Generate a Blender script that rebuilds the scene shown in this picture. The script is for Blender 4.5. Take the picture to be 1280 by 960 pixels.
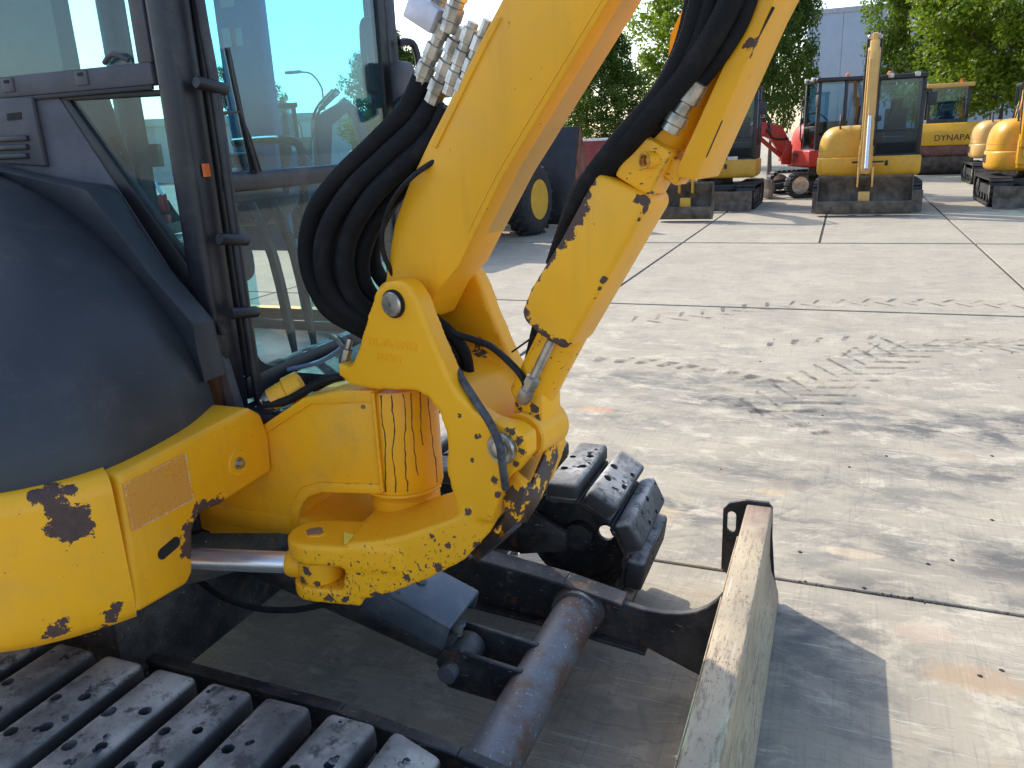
import bpy, bmesh, math, random
from mathutils import Vector as V, Matrix

random.seed(7)
scene = bpy.context.scene
for o in list(bpy.data.objects):
    bpy.data.objects.remove(o)
col = scene.collection

# ------------------------------------------------------------------ camera
# world: X = the parked machine's forward, Y = away from the photographer, Z = up
FOC, CAMH, ROLL = 1000.0, 1.6, 0.045
Yc = V((1060 - 640, 160 - 480, FOC)).normalized()
Zc = Yc.cross(V((1, -math.tan(ROLL), 0))).normalized()
if Zc.y > 0:
    Zc = -Zc
Xc = Yc.cross(Zc).normalized()
RW = Matrix((Xc, Yc, Zc))                  # camera(x right, y down, z fwd) -> world
CAM = V((0, 0, CAMH))
cd = bpy.data.cameras.new('camera')
cam = bpy.data.objects.new('camera', cd)
col.objects.link(cam)
cd.sensor_width = 36.0
cd.lens = 36.0 * FOC / 1280.0
cd.clip_start = 0.05
cd.clip_end = 2000
_r, _u, _b = RW @ V((1, 0, 0)), RW @ V((0, -1, 0)), RW @ V((0, 0, -1))
cam.matrix_world = Matrix(((_r.x, _u.x, _b.x, CAM.x), (_r.y, _u.y, _b.y, CAM.y), (_r.z, _u.z, _b.z, CAM.z), (0, 0, 0, 1)))
scene.camera = cam
scene.render.resolution_x, scene.render.resolution_y = 1024, 768

# ------------------------------------------------------------------ sky, sun, exposure
TOSUN = V((-0.376, 0.253, 0.363)).normalized()
elev = math.asin(TOSUN.z)
azim = math.atan2(TOSUN.x, TOSUN.y)
w = bpy.data.worlds.new('World')
scene.world = w
w.use_nodes = True
nt = w.node_tree
nt.nodes.clear()
sky = nt.nodes.new('ShaderNodeTexSky')
sky.sky_type = 'NISHITA'
sky.sun_disc = False
sky.sun_elevation = elev
sky.sun_rotation = azim
sky.air_density = 1.0
sky.dust_density = 1.6
bg = nt.nodes.new('ShaderNodeBackground')
bg.inputs['Strength'].default_value = 0.15
wo = nt.nodes.new('ShaderNodeOutputWorld')
nt.links.new(sky.outputs[0], bg.inputs[0])
nt.links.new(bg.outputs[0], wo.inputs[0])
sd = bpy.data.lights.new('sun', 'SUN')
sd.energy = 2.4
sd.angle = math.radians(0.5)
sd.color = (1.0, 0.92, 0.80)
sun = bpy.data.objects.new('sun', sd)
col.objects.link(sun)
sun.rotation_euler = (-TOSUN).to_track_quat('-Z', 'Y').to_euler()
vs = scene.view_settings
vs.view_transform = 'Standard'
vs.look = 'None'
vs.gamma = 1.0
vs.exposure = 1.2
scene.cycles.max_bounces = 10
scene.cycles.transparent_max_bounces = 16

# ------------------------------------------------------------------ measuring helpers (pixel of the survey photo + a known plane -> place)
def ray(px, py):
    return RW @ V((px - 640, py - 480, FOC))
def onZ(px, py, z=0.0):
    d = ray(px, py); return CAM + d * ((z - CAM.z) / d.z)
def onY(px, py, y):
    d = ray(px, py); return CAM + d * (y / d.y)
def onX(px, py, x):
    d = ray(px, py); return CAM + d * (x / d.x)
def onP(px, py, pt, ang):
    n = V((-math.sin(ang), math.cos(ang), 0)); d = ray(px, py)
    return CAM + d * (n.dot(V(pt) - CAM) / n.dot(d))

# ------------------------------------------------------------------ mesh builder
class MB:
    def __init__(s):
        s.v = []; s.f = []; s.m = []
    def add(s, vs_, fs, mi=0):
        b = len(s.v); s.v += [V(p) for p in vs_]
        for f in fs:
            s.f.append([b + i for i in f]); s.m.append(mi)
        return s
    def box(s, c, size, rot=None, mi=0):
        hx, hy, hz = [k / 2 for k in size]
        p = [V((x, y, z)) for z in (-hz, hz) for x, y in ((-hx, -hy), (hx, -hy), (hx, hy), (-hx, hy))]
        if rot is not None:
            p = [rot @ q for q in p]
        return s.add([q + V(c) for q in p], [(3, 2, 1, 0), (4, 5, 6, 7), (0, 1, 5, 4), (1, 2, 6, 5), (2, 3, 7, 6), (3, 0, 4, 7)], mi)
    def bb(s, x0, x1, y0, y1, z0, z1, mi=0):
        return s.box(((x0 + x1) / 2, (y0 + y1) / 2, (z0 + z1) / 2), (x1 - x0, y1 - y0, z1 - z0), None, mi)
    def bar(s, a, b, wd, ht, mi=0):                    # rectangular bar between two points
        a, b = V(a), V(b); d = (b - a); L = d.length
        q = d.to_track_quat('X', 'Z').to_matrix()
        return s.box((a + b) / 2, (L, wd, ht), q, mi)
    def prism(s, pts, vec, mi=0):
        n = len(pts); pts = [V(p) for p in pts]; vec = V(vec)
        fs = [list(range(n))[::-1], list(range(n, 2 * n))]
        fs += [(i, (i + 1) % n, n + (i + 1) % n, n + i) for i in range(n)]
        return s.add(pts + [p + vec for p in pts], fs, mi)
    def loft(s, rings, closed=True, caps=True, mi=0):
        n = len(rings[0]); vs_ = [p for r in rings for p in r]; fs = []
        for i in range(len(rings) - 1):
            for j in range(n if closed else n - 1):
                k = (j + 1) % n
                fs.append((i * n + j, i * n + k, (i + 1) * n + k, (i + 1) * n + j))
        if caps and closed:
            fs.append(list(range(n))[::-1]); e = (len(rings) - 1) * n
            fs.append(list(range(e, e + n)))
        return s.add(vs_, fs, mi)
    def tube(s, path, r, seg=12, sub=0, mi=0):
        path = [V(p) for p in path]
        if sub:
            path = spline(path, sub)
        rings = []; n = len(path); up = None
        for i, p in enumerate(path):
            d = (path[min(i + 1, n - 1)] - path[max(i - 1, 0)]).normalized()
            if up is None:
                up = V((0, 0, 1)) if abs(d.z) < .9 else V((1, 0, 0))
            x = d.cross(up).normalized(); up = x.cross(d).normalized()
            rr = r[min(i, len(r) - 1)] if isinstance(r, (list, tuple)) else (r(i / (n - 1)) if callable(r) else r)
            rings.append([p + (x * math.cos(a) + up * math.sin(a)) * rr for a in [2 * math.pi * k / seg for k in range(seg)]])
        return s.loft(rings, True, True, mi)
    def lathe(s, p0, d, prof, seg=20, mi=0, caps=True):           # prof: (distance along axis, radius)
        p0, d = V(p0), V(d).normalized()
        x = d.orthogonal().normalized(); y = d.cross(x)
        rings = [[p0 + d * a + (x * math.cos(t) + y * math.sin(t)) * r for t in [2 * math.pi * k / seg for k in range(seg)]] for a, r in prof]
        return s.loft(rings, True, caps, mi)
    def mesh(s, name, bevel=0, seg=2, angle=35, bang=25):
        me = bpy.data.meshes.new(name)
        bm = bmesh.new()
        vl = [bm.verts.new(p) for p in s.v]
        for f, mi in zip(s.f, s.m):
            try:
                fc = bm.faces.new([vl[i] for i in f]); fc.material_index = mi; fc.smooth = True
            except ValueError:
                pass
        bmesh.ops.recalc_face_normals(bm, faces=bm.faces)
        if bevel:
            es = [e for e in bm.edges if len(e.link_faces) == 2 and e.calc_face_angle(0) > math.radians(bang)]
            r = bmesh.ops.bevel(bm, geom=es, offset=bevel, segments=seg, profile=.5, affect='EDGES', clamp_overlap=True)
            for fc in bm.faces:
                fc.smooth = True
        bm.to_mesh(me); bm.free()
        me.set_sharp_from_angle(angle=math.radians(angle))
        return me
    def build(s, name, mat, parent=None, bevel=0, seg=2, angle=35, bang=25):
        return link(name, s.mesh(name, bevel, seg, angle, bang), mat, parent)

def spline(P, sub):
    out = []
    for i in range(len(P) - 1):
        p0, p1, p2, p3 = P[max(i - 1, 0)], P[i], P[i + 1], P[min(i + 2, len(P) - 1)]
        for k in range(sub):
            t = k / sub
            out.append(.5 * ((2 * p1) + (p2 - p0) * t + (2 * p0 - 5 * p1 + 4 * p2 - p3) * t * t + (3 * p1 - p0 - 3 * p2 + p3) * t ** 3))
    out.append(P[-1])
    return out

ORIG = {}
def link(name, me, mat, parent=None):
    o = bpy.data.objects.new(name, me)
    col.objects.link(o)
    for m in (mat if isinstance(mat, (list, tuple)) else [mat]):
        if me.materials.find(m.name) < 0:
            me.materials.append(m)
    if parent is not None:
        adopt(o, parent)
    return o
def adopt(o, parent):
    o.parent = parent
    o.matrix_parent_inverse = ORIG.get(parent.name, Matrix()).inverted()
def thing(name, label, cat, loc=(0, 0, 0), group=None, rotz=0.0, local=False):
    o = bpy.data.objects.new(name, None)
    col.objects.link(o)
    o.empty_display_size = .2
    o.location = loc; o.rotation_euler = (0, 0, rotz)
    if not local:
        ORIG[o.name] = Matrix.Translation(V(loc))
    tag(o, label, cat, group)
    return o
def tag(o, label=None, cat=None, group=None, kind=None):
    if label: o['label'] = label
    if cat: o['category'] = cat
    if group: o['group'] = group
    if kind: o['kind'] = kind
    return o
def evaluated(o, name):
    dg = bpy.context.evaluated_depsgraph_get(); dg.update()
    me = bpy.data.meshes.new_from_object(o.evaluated_get(dg)); me.name = name
    return me

# ------------------------------------------------------------------ material helpers
class NT:
    def __init__(s, name):
        s.mat = bpy.data.materials.new(name); s.mat.use_nodes = True
        s.t = s.mat.node_tree; s.t.nodes.clear()
        s.out = s.t.nodes.new('ShaderNodeOutputMaterial')
        s.b = s.t.nodes.new('ShaderNodeBsdfPrincipled')
        s.t.links.new(s.b.outputs[0], s.out.inputs[0])
        s._pos = None
    def L(s, a, b):
        s.t.links.new(a, b)
    def N(s, ty, **kw):
        n = s.t.nodes.new(ty)
        for k, v in kw.items():
            setattr(n, k, v)
        return n
    def setin(s, sock, val):
        if hasattr(val, 'is_linked') or isinstance(val, bpy.types.NodeSocket):
            s.L(val, sock)
        else:
            sock.default_value = val
    def math(s, op, a, b=0.0, c=0.0):
        n = s.N('ShaderNodeMath', operation=op)
        s.setin(n.inputs[0], a); s.setin(n.inputs[1], b); s.setin(n.inputs[2], c)
        return n.outputs[0]
    def pos(s):
        if s._pos is None:
            s._pos = s.N('ShaderNodeNewGeometry').outputs['Position']
        return s._pos
    def objco(s):
        return s.N('ShaderNodeTexCoord').outputs['Object']
    def noise(s, scale, detail=4, rough=.55, vec=None, dist=0.0, out='Fac'):
        n = s.N('ShaderNodeTexNoise')
        n.inputs['Scale'].default_value = scale; n.inputs['Detail'].default_value = detail
        n.inputs['Roughness'].default_value = rough; n.inputs['Distortion'].default_value = dist
        s.L(vec if vec is not None else s.pos(), n.inputs['Vector'])
        return n.outputs[out]
    def ramp(s, fac, p0, p1, c0=(0, 0, 0, 1), c1=(1, 1, 1, 1)):
        n = s.N('ShaderNodeValToRGB')
        e = n.color_ramp.elements
        e[0].position, e[1].position = p0, p1
        e[0].color, e[1].color = c0, c1
        s.L(fac, n.inputs[0])
        return n.outputs[0]
    def smooth(s, v, a, b):                       # 0..1 between a and b
        n = s.N('ShaderNodeMapRange', interpolation_type='SMOOTHSTEP')
        s.setin(n.inputs[0], v)
        n.inputs[1].default_value = a; n.inputs[2].default_value = b
        return n.outputs[0]
    def mix(s, f, a, b):
        n = s.N('ShaderNodeMix', data_type='RGBA')
        s.setin(n.inputs[0], f)
        for k, v in ((6, a), (7, b)):
            if isinstance(v, tuple):
                n.inputs[k].default_value = (*v[:3], 1)
            else:
                s.L(v, n.inputs[k])
        return n.outputs[2]
    def vmap(s, vec, scale=(1, 1, 1), rot=(0, 0, 0), loc=(0, 0, 0)):
        n = s.N('ShaderNodeMapping')
        n.inputs['Scale'].default_value = scale; n.inputs['Rotation'].default_value = rot; n.inputs['Location'].default_value = loc
        s.L(vec, n.inputs['Vector'])
        return n.outputs[0]
    def dist(s, p, scale=None, vec=None):
        n = s.N('ShaderNodeVectorMath', operation='DISTANCE')
        s.L(vec if vec is not None else s.pos(), n.inputs[0]); n.inputs[1].default_value = tuple(p)
        return n.outputs['Value']
    def bump(s, h, strength=.3, distance=.01):
        n = s.N('ShaderNodeBump')
        n.inputs['Strength'].default_value = strength; n.inputs['Distance'].default_value = distance
        s.L(h, n.inputs['Height'])
        return n.outputs[0]
    def set(s, **kw):
        for k, v in kw.items():
            sock = s.b.inputs[k.replace('_', ' ')]
            if isinstance(v, tuple) and len(v) == 3:
                v = (*v, 1)
            s.setin(sock, v)
        return s

YEL = (0.95, 0.44, 0.010)
RUST = (0.055, 0.032, 0.026)

def paint(name, base=YEL, blobs=(), edge=0.0, erad=.006, speck=0.0, drips=0.0, rough=.38, chip=RUST, dirt=.25, local=False):
    n = NT(name)
    vec = n.objco() if local else n.pos()
    n._pos = vec
    big = n.noise(3.0, 3); fine = n.noise(140, 2); mid = n.noise(28, 6, .62)
    c = n.mix(n.smooth(big, .3, .75), base, tuple(k * .86 for k in base))
    c = n.mix(n.math('MULTIPLY', n.smooth(n.noise(9, 7, .7), .48, .75), dirt), c, tuple(k * .45 + .06 for k in base))
    if not local:
        stv = n.noise(1.0, 5, .65, n.vmap(n.pos(), (16, 16, 1.6)))
        c = n.mix(n.math('MULTIPLY', n.smooth(stv, .50, .72), .22), c, tuple(k * .55 + .02 for k in base))
        dustn = n.noise(5, 8, .7)
        c = n.mix(n.math('MULTIPLY', n.smooth(dustn, .50, .75), .18), c, (.52, .34, .13))
        nick = n.math('GREATER_THAN', n.noise(1.0, 2, .6, n.vmap(n.pos(), (95, 95, 60), (.4, .7, 0))), .745)
        c = n.mix(n.math('MULTIPLY', nick, .8), c, (.16, .09, .04))
    mask = None
    def mx(m):
        nonlocal mask
        mask = m if mask is None else n.math('MAXIMUM', mask, m)
    jag = (n.noise(150, 4, .7), n.noise(70, 5, .7), n.noise(34, 6, .72)) if blobs else None
    for p, r in blobs:
        d = n.dist(p)
        d = n.math('ADD', d, n.math('MULTIPLY', n.math('SUBTRACT', jag[0 if r < .008 else 1 if r < .016 else 2], .5), r * 3.2))
        mx(n.math('LESS_THAN', d, r))
    if edge:
        bv = n.N('ShaderNodeBevel', samples=5); bv.inputs['Radius'].default_value = erad
        g = n.N('ShaderNodeNewGeometry')
        dt = n.N('ShaderNodeVectorMath', operation='DOT_PRODUCT')
        n.L(bv.outputs[0], dt.inputs[0]); n.L(g.outputs['Normal'], dt.inputs[1])
        e = n.math('SUBTRACT', 1.0, dt.outputs['Value'])
        e = n.math('ADD', e, n.math('MULTIPLY', n.math('SUBTRACT', n.noise(22, 7, .65), .62 - edge * .2), 1.3))
        mx(n.math('GREATER_THAN', n.math('MULTIPLY', e, n.math('GREATER_THAN', n.math('SUBTRACT', 1.0, dt.outputs['Value']), .015)), .10))
    if speck:
        sv = n.vmap(n.pos(), (70, 70, 130), (0, .5, 0))
        sp = n.noise(1.0, 3, .6, sv)
        reg = n.noise(5, 3)
        mx(n.math('GREATER_THAN', n.math('ADD', sp, n.math('MULTIPLY', reg, .2)), .86 - speck * .1))
    if drips:
        dv = n.vmap(n.pos(), (46, 46, .35))
        dn = n.noise(1.0, 1, .3, dv)
        dd = n.math('LESS_THAN', n.math('ABSOLUTE', n.math('SUBTRACT', dn, .5)), .012 * drips)
        mx(n.math('MULTIPLY', dd, n.math('GREATER_THAN', n.noise(7, 2), .44)))
    if mask is not None:
        rc = n.mix(n.noise(60, 5), chip, tuple(k * 2.2 for k in chip))
        c = n.mix(mask, c, rc)
        n.set(Roughness=n.math('ADD', rough, n.math('MULTIPLY', mask, .4)))
        h = n.math('SUBTRACT', n.math('MULTIPLY', fine, .05), n.math('MULTIPLY', mask, .5))
        n.set(Normal=n.bump(h, .35, .002))
    else:
        n.set(Roughness=n.math('ADD', rough, n.math('MULTIPLY', n.math('SUBTRACT', mid, .5), .25)))
        n.set(Normal=n.bump(n.math('ADD', n.noise(45, 3), n.math('MULTIPLY', n.noise(260, 2), .4)), .07, .002))
    n.set(Base_Color=c, Specular_IOR_Level=.4)
    return n.mat

def plain(name, base, rough=.5, metal=0.0, var=.3, scale=12, bump=.1, local=False, spec=.5):
    n = NT(name)
    if local:
        n._pos = n.objco()
    a = n.noise(scale, 6, .6)
    n.set(Base_Color=n.mix(n.smooth(a, .3, .75), tuple(min(1, k * (1 + var)) for k in base), tuple(k * (1 - var) for k in base)))
    n.set(Roughness=n.math('ADD', rough - .1, n.math('MULTIPLY', n.noise(scale * 3, 4), .2)), Metallic=metal, Specular_IOR_Level=spec)
    if bump:
        n.set(Normal=n.bump(n.noise(scale * 8, 4), bump, .003))
    return n.mat

M = {}
M['rubberhose'] = plain('hose_sleeve', (.010, .010, .012), .62, 0, .5, 20, .25, spec=.3)
n = NT('hose_weave')
wv = n.N('ShaderNodeTexWave', wave_type='BANDS', bands_direction='DIAGONAL'); wv.inputs['Scale'].default_value = 120; n.L(n.pos(), wv.inputs['Vector'])
dust = n.noise(14, 6, .7)
n.set(Base_Color=n.mix(n.smooth(dust, .5, .85), (.006, .006, .0075), (.028, .025, .023)), Roughness=.75, Specular_IOR_Level=.25, Normal=n.bump(n.math('ADD', wv.outputs['Fac'], n.noise(30, 4)), .3, .003))
M['weave'] = n.mat
M['taped'] = plain('taped_hose', (.055, .058, .065), .6, 0, .7, 45, .5)
M['steel'] = plain('fitting_steel', (.40, .375, .33), .36, .85, .45, 30, .1)
M['chrome'] = plain('chrome_rod', (.72, .75, .80), .24, .75, .05, 8, 0)
M['zinc'] = plain('galvanised_plate', (.55, .52, .56), .45, .5, .12, 25, .05)
n = NT('black_plastic')
pc = n.mix(n.smooth(n.noise(4, 6, .6), .35, .7), (.026, .030, .037), (.036, .040, .048))
pc = n.mix(n.math('MULTIPLY', n.smooth(n.noise(6, 9, .75), .50, .72), .35), pc, (.11, .105, .10))
pc = n.mix(n.math('MULTIPLY', n.smooth(n.noise(1, 3, .6, n.vmap(n.pos(), (9, 9, 120), (.5, .9, 0))), .66, .72), .14), pc, (.12, .12, .12))
n.set(Base_Color=pc, Roughness=n.math('ADD', .42, n.math('MULTIPLY', n.noise(11, 5), .2)), Normal=n.bump(n.noise(260, 3), .25, .0015))
M['plastic'] = n.mat
n = NT('cab_black')
n.set(Base_Color=n.mix(n.smooth(n.noise(9, 7, .7), .45, .8), (.014, .014, .02), (.06, .055, .06)), Roughness=n.math('ADD', .32, n.math('MULTIPLY', n.noise(20, 5), .2)))
M['cabblack'] = n.mat
M['cabgrey'] = plain('cab_grey_trim', (.07, .065, .075), .55, 0, .2, 14, .1)
M['darktrim'] = plain('window_seal', (.012, .012, .014), .5)
M['seat'] = plain('seat_fabric', (.03, .035, .05), .85, 0, .2, 40, .3)
M['lining'] = plain('cab_lining', (.25, .25, .24), .8, 0, .1, 10, .05)
M['bluegrey'] = plain('cab_inner_blue_grey', (.13, .20, .36), .6, 0, .1)
M['sticker'] = plain('sticker_white', (.62, .58, .56), .5, 0, .1)
M['stickerp'] = plain('sticker_pink', (.55, .22, .2), .5, 0, .15)
M['orange'] = plain('orange_lens', (.75, .16, .03), .3, 0, .1)
M['ystick'] = plain('yellow_sticker', (.85, .72, .10), .45, 0, .1, 60, 0)

def glassmat(name, tint, refl=1.0, haze=.0):
    n = NT(name)
    tr = n.N('ShaderNodeBsdfTransparent'); tr.inputs[0].default_value = (*tint, 1)
    gl = n.N('ShaderNodeBsdfGlossy'); gl.inputs['Roughness'].default_value = .02
    lw = n.N('ShaderNodeLayerWeight'); lw.inputs[0].default_value = .5
    f = n.math('MULTIPLY', n.math('ADD', .04, n.math('MULTIPLY', n.math('POWER', lw.outputs['Facing'], 5.0), .9)), refl)
    ms = n.N('ShaderNodeMixShader'); n.L(f, ms.inputs[0]); n.L(tr.outputs[0], ms.inputs[1]); n.L(gl.outputs[0], ms.inputs[2])
    last = ms
    if haze:
        df = n.N('ShaderNodeBsdfDiffuse'); df.inputs[0].default_value = (.5, .55, .55, 1)
        sp = n.math('ADD', haze * .6, n.math('MULTIPLY', n.smooth(n.noise(18, 8, .75), .45, .8), haze))
        sp = n.math('ADD', sp, n.math('MULTIPLY', n.smooth(n.noise(110, 2), .72, .78), .35))
        m2 = n.N('ShaderNodeMixShader'); n.L(sp, m2.inputs[0]); n.L(ms.outputs[0], m2.inputs[1]); n.L(df.outputs[0], m2.inputs[2])
        last = m2
    n.t.nodes.remove(n.b)
    n.L(last.outputs[0], n.out.inputs[0])
    return n.mat
M['glass'] = glassmat('cab_glass_blue', (.60, .88, .96), 1.8, .035)
M['glassd'] = glassmat('cab_glass_dirty', (.84, .91, .90), 1.0, .045)
M['bgglass'] = glassmat('machine_glass', (.66, .80, .88), 1.1, 0)

n = NT('track_rubber')
g = n.noise(5, 6, .6); f2 = n.noise(38, 7, .7); oi = n.N('ShaderNodeObjectInfo').outputs['Random']
dustm = n.smooth(n.math('ADD', g, n.math('MULTIPLY', oi, .12)), .42, .72)
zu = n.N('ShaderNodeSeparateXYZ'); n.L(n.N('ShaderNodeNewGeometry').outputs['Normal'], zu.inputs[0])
c = n.mix(dustm, (.10, .10, .10), (.40, .39, .37))
c = n.mix(n.smooth(n.noise(16, 8, .75), .52, .64), c, (.055, .055, .057))
c = n.mix(n.smooth(f2, .58, .70), c, (.02, .02, .022))
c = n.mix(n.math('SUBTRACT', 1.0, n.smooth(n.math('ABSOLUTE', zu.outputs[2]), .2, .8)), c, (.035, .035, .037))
n.set(Base_Color=c, Roughness=.75, Normal=n.bump(n.math('ADD', f2, n.math('MULTIPLY', n.noise(12, 4), .8)), .6, .008))
M['rubber'] = n.mat
M['hole'] = plain('bolt_recess', (.012, .011, .011), .8)
n = NT('frame_dark_steel')
c = n.mix(n.smooth(n.noise(7, 6, .65), .4, .7), (.022, .024, .028), (.085, .078, .072))
c = n.mix(n.smooth(n.noise(24, 7, .7), .55, .65), c, (.12, .065, .04))
c = n.mix(n.smooth(n.noise(1, 3, .6, n.vmap(n.pos(), (40, 150, 110), (0, .3, .4))), .66, .70), c, (.25, .22, .19))
n.set(Base_Color=c, Roughness=n.math('ADD', .38, n.math('MULTIPLY', n.noise(30, 5), .3)), Metallic=.15, Normal=n.bump(n.noise(50, 5), .25, .004))
M['frame'] = n.mat
n = NT('scuffed_grey_tube')
sc = n.noise(1, 3, .6, n.vmap(n.pos(), (160, 55, 160), (0, 0, .5)))
sc2 = n.noise(1, 3, .6, n.vmap(n.pos(), (60, 150, 100), (0, 0, -.4)))
c = n.mix(n.smooth(n.noise(9, 6, .65), .42, .62), (.15, .155, .165), (.13, .075, .05))
c = n.mix(n.smooth(n.math('MAXIMUM', sc, sc2), .655, .70), c, (.45, .42, .38))
n.set(Base_Color=c, Roughness=.5, Metallic=.1, Normal=n.bump(n.noise(60, 5), .3, .003))
M['tube'] = n.mat
n = NT('bluish_steel_cover')
c = n.mix(n.smooth(n.noise(10, 6, .65), .45, .75), (.075, .095, .12), (.15, .155, .16))
c = n.mix(n.smooth(n.noise(30, 6, .7), .63, .68), c, (.06, .035, .025))
n.set(Base_Color=c, Roughness=.42, Metallic=.3)
M['bluesteel'] = n.mat
n = NT('worn_cream_blade_paint')
v = n.pos()
c = n.mix(n.smooth(n.noise(6, 5), .35, .7), (.44, .36, .235), (.34, .285, .20))
c = n.mix(n.smooth(n.noise(1, 6, .7, n.vmap(v, (70, 9, 70))), .50, .64), c, (.22, .17, .115))
c = n.mix(n.smooth(n.math('ADD', n.noise(1, 5, .7, n.vmap(v, (150, 60, 150))), n.math('MULTIPLY', n.noise(5, 4), .22)), .68, .78), c, (.13, .085, .055))
c = n.mix(n.math('MULTIPLY', n.smooth(n.noise(1, 4, .6, n.vmap(v, (90, 5, 90), (0, .2, .12))), .60, .66), .7), c, (.50, .46, .40))
sx = n.N('ShaderNodeSeparateXYZ'); n.L(v, sx.inputs[0])
c = n.mix(n.math('MULTIPLY', n.smooth(n.math('ADD', sx.outputs[1], n.math('MULTIPLY', n.noise(14, 6), .5)), 2.55, 2.9), .75), c, (.20, .13, .10))
n.set(Base_Color=c, Roughness=.6, Normal=n.bump(n.noise(70, 6, .7), .35, .003))
M['blade'] = n.mat

# yellow paints: where each piece has lost its paint
def bl(lst, fn, val):
    return [(fn(x, y, val), r) for x, y, r in lst]

# ================================================================== GROUND
def cmb(n, d):
    c_ = n.N('ShaderNodeCombineXYZ'); n.L(d, c_.inputs[0]); return c_.outputs[0]
n = NT('brushed_concrete')
v = n.pos()
def smear(p, r, sx_=1, sy_=1, rot=0.0):
    mv = n.vmap(v, (1, 1, 1), (0, 0, 0), (-p[0], -p[1], 0))
    mv = n.vmap(mv, (1 / (r * sx_), 1 / (r * sy_), 0), (0, 0, rot))
    ln = n.N('ShaderNodeVectorMath', operation='LENGTH'); n.L(mv, ln.inputs[0])
    return n.math('SUBTRACT', 1.0, n.smooth(ln.outputs['Value'], .15, 1.0))
wob = n.noise(2.2, 6, .65, out='Color')
wv_ = n.N('ShaderNodeVectorMath', operation='MULTIPLY_ADD'); n.L(wob, wv_.inputs[0]); wv_.inputs[1].default_value = (.22, .22, 0); n.L(v, wv_.inputs[2])
oi = n.N('ShaderNodeObjectInfo').outputs['Random']
base = n.mix(n.smooth(n.noise(.9, 7, .65), .32, .70), (.385, .342, .262), (.305, .273, .212))
base = n.mix(n.math('MULTIPLY', oi, .30), base, (.275, .252, .208))
blot = n.noise(3.5, 10, .75)
base = n.mix(n.math('MULTIPLY', n.smooth(blot, .50, .66), .40), base, (.20, .188, .165))
sy_n = n.N('ShaderNodeSeparateXYZ'); n.L(v, sy_n.inputs[0])
near = n.math('SUBTRACT', 1.0, n.smooth(sy_n.outputs[1], 4.5, 9.0))
near = n.math('ADD', .35, n.math('MULTIPLY', near, .65))
swirl = n.noise(1.0, 9, .72, n.vmap(wv_.outputs[0], (2.8, 3.7, 1), (0, 0, .5)))
base = n.mix(n.math('MULTIPLY', n.math('MULTIPLY', n.smooth(swirl, .50, .63), .62), near), base, (.175, .168, .152))
light = n.noise(1.0, 9, .74, n.vmap(wv_.outputs[0], (3.2, 4.4, 1), (0, 0, -.5), (3, 7, 0)))
base = n.mix(n.math('MULTIPLY', n.math('MULTIPLY', n.smooth(light, .51, .63), .72), near), base, (.50, .45, .355))
for (sc_, ro_, th_, cc_, st_) in [((2.5, 60, 1), .45, .635, (.13, .125, .115), .28), ((3.5, 75, 1), -.35, .64, (.14, .13, .115), .28), ((4, 90, 1), 1.2, .65, (.5, .46, .38), .55), ((3, 55, 1), .1, .645, (.52, .47, .39), .6), ((5, 120, 1), 2.3, .65, (.12, .11, .10), .3)]:
    scr = n.noise(1.0, 3, .55, n.vmap(wv_.outputs[0] if ro_ != .1 else v, sc_, (0, 0, ro_)))
    base = n.mix(n.math('MULTIPLY', n.smooth(scr, th_ - .02, th_ + .03), st_), base, cc_)
# scrub arcs left by turning wheels
for (px, py, r0, r1, st_) in [(1120, 360, 1.2, 2.3, .35), (1300, 520, .7, 1.9, .5), (780, 560, .6, 1.5, .45), (1250, 880, .5, 1.3, .45)]:
    p = onZ(px, py)
    dd = n.dist((p.x, p.y, 0))
    ring_ = n.noise(1.0, 3, .6, n.vmap(cmb(n, dd), (22, 1, 1)))
    m = n.math('MULTIPLY', n.math('MULTIPLY', n.smooth(dd, r0, r0 + .3), n.math('SUBTRACT', 1.0, n.smooth(dd, r1 - .4, r1))), n.smooth(ring_, .54, .66))
    base = n.mix(n.math('MULTIPLY', n.math('MULTIPLY', m, n.smooth(n.noise(2.0, 6, .7), .42, .6)), st_), base, (.12, .115, .105))
warm = n.noise(1.0, 6, .65, n.vmap(wv_.outputs[0], (1.6, 3.0, 1), (0, 0, .1), (11, 4, 0)))
base = n.mix(n.math('MULTIPLY', n.smooth(warm, .56, .70), .35), base, (.36, .27, .17))
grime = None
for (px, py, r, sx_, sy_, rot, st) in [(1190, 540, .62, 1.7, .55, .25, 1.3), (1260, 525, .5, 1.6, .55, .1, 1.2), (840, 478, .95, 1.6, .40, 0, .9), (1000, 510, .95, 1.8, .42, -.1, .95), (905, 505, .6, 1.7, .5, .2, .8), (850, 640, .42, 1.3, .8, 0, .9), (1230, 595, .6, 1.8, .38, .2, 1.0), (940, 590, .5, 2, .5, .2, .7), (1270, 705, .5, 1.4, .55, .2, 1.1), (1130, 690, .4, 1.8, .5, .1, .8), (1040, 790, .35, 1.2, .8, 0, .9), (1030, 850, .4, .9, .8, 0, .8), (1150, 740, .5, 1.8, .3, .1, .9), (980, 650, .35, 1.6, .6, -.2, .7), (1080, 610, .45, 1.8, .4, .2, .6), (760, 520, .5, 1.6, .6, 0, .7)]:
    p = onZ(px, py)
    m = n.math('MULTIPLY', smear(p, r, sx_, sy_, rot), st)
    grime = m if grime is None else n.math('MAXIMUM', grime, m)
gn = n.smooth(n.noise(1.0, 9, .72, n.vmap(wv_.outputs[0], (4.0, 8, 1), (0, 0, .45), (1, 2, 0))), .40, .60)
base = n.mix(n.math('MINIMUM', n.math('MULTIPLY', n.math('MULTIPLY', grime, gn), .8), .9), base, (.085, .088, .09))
spn = n.noise(1.0, 8, .75, n.vmap(wv_.outputs[0], (5, 16, 1)))
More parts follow.
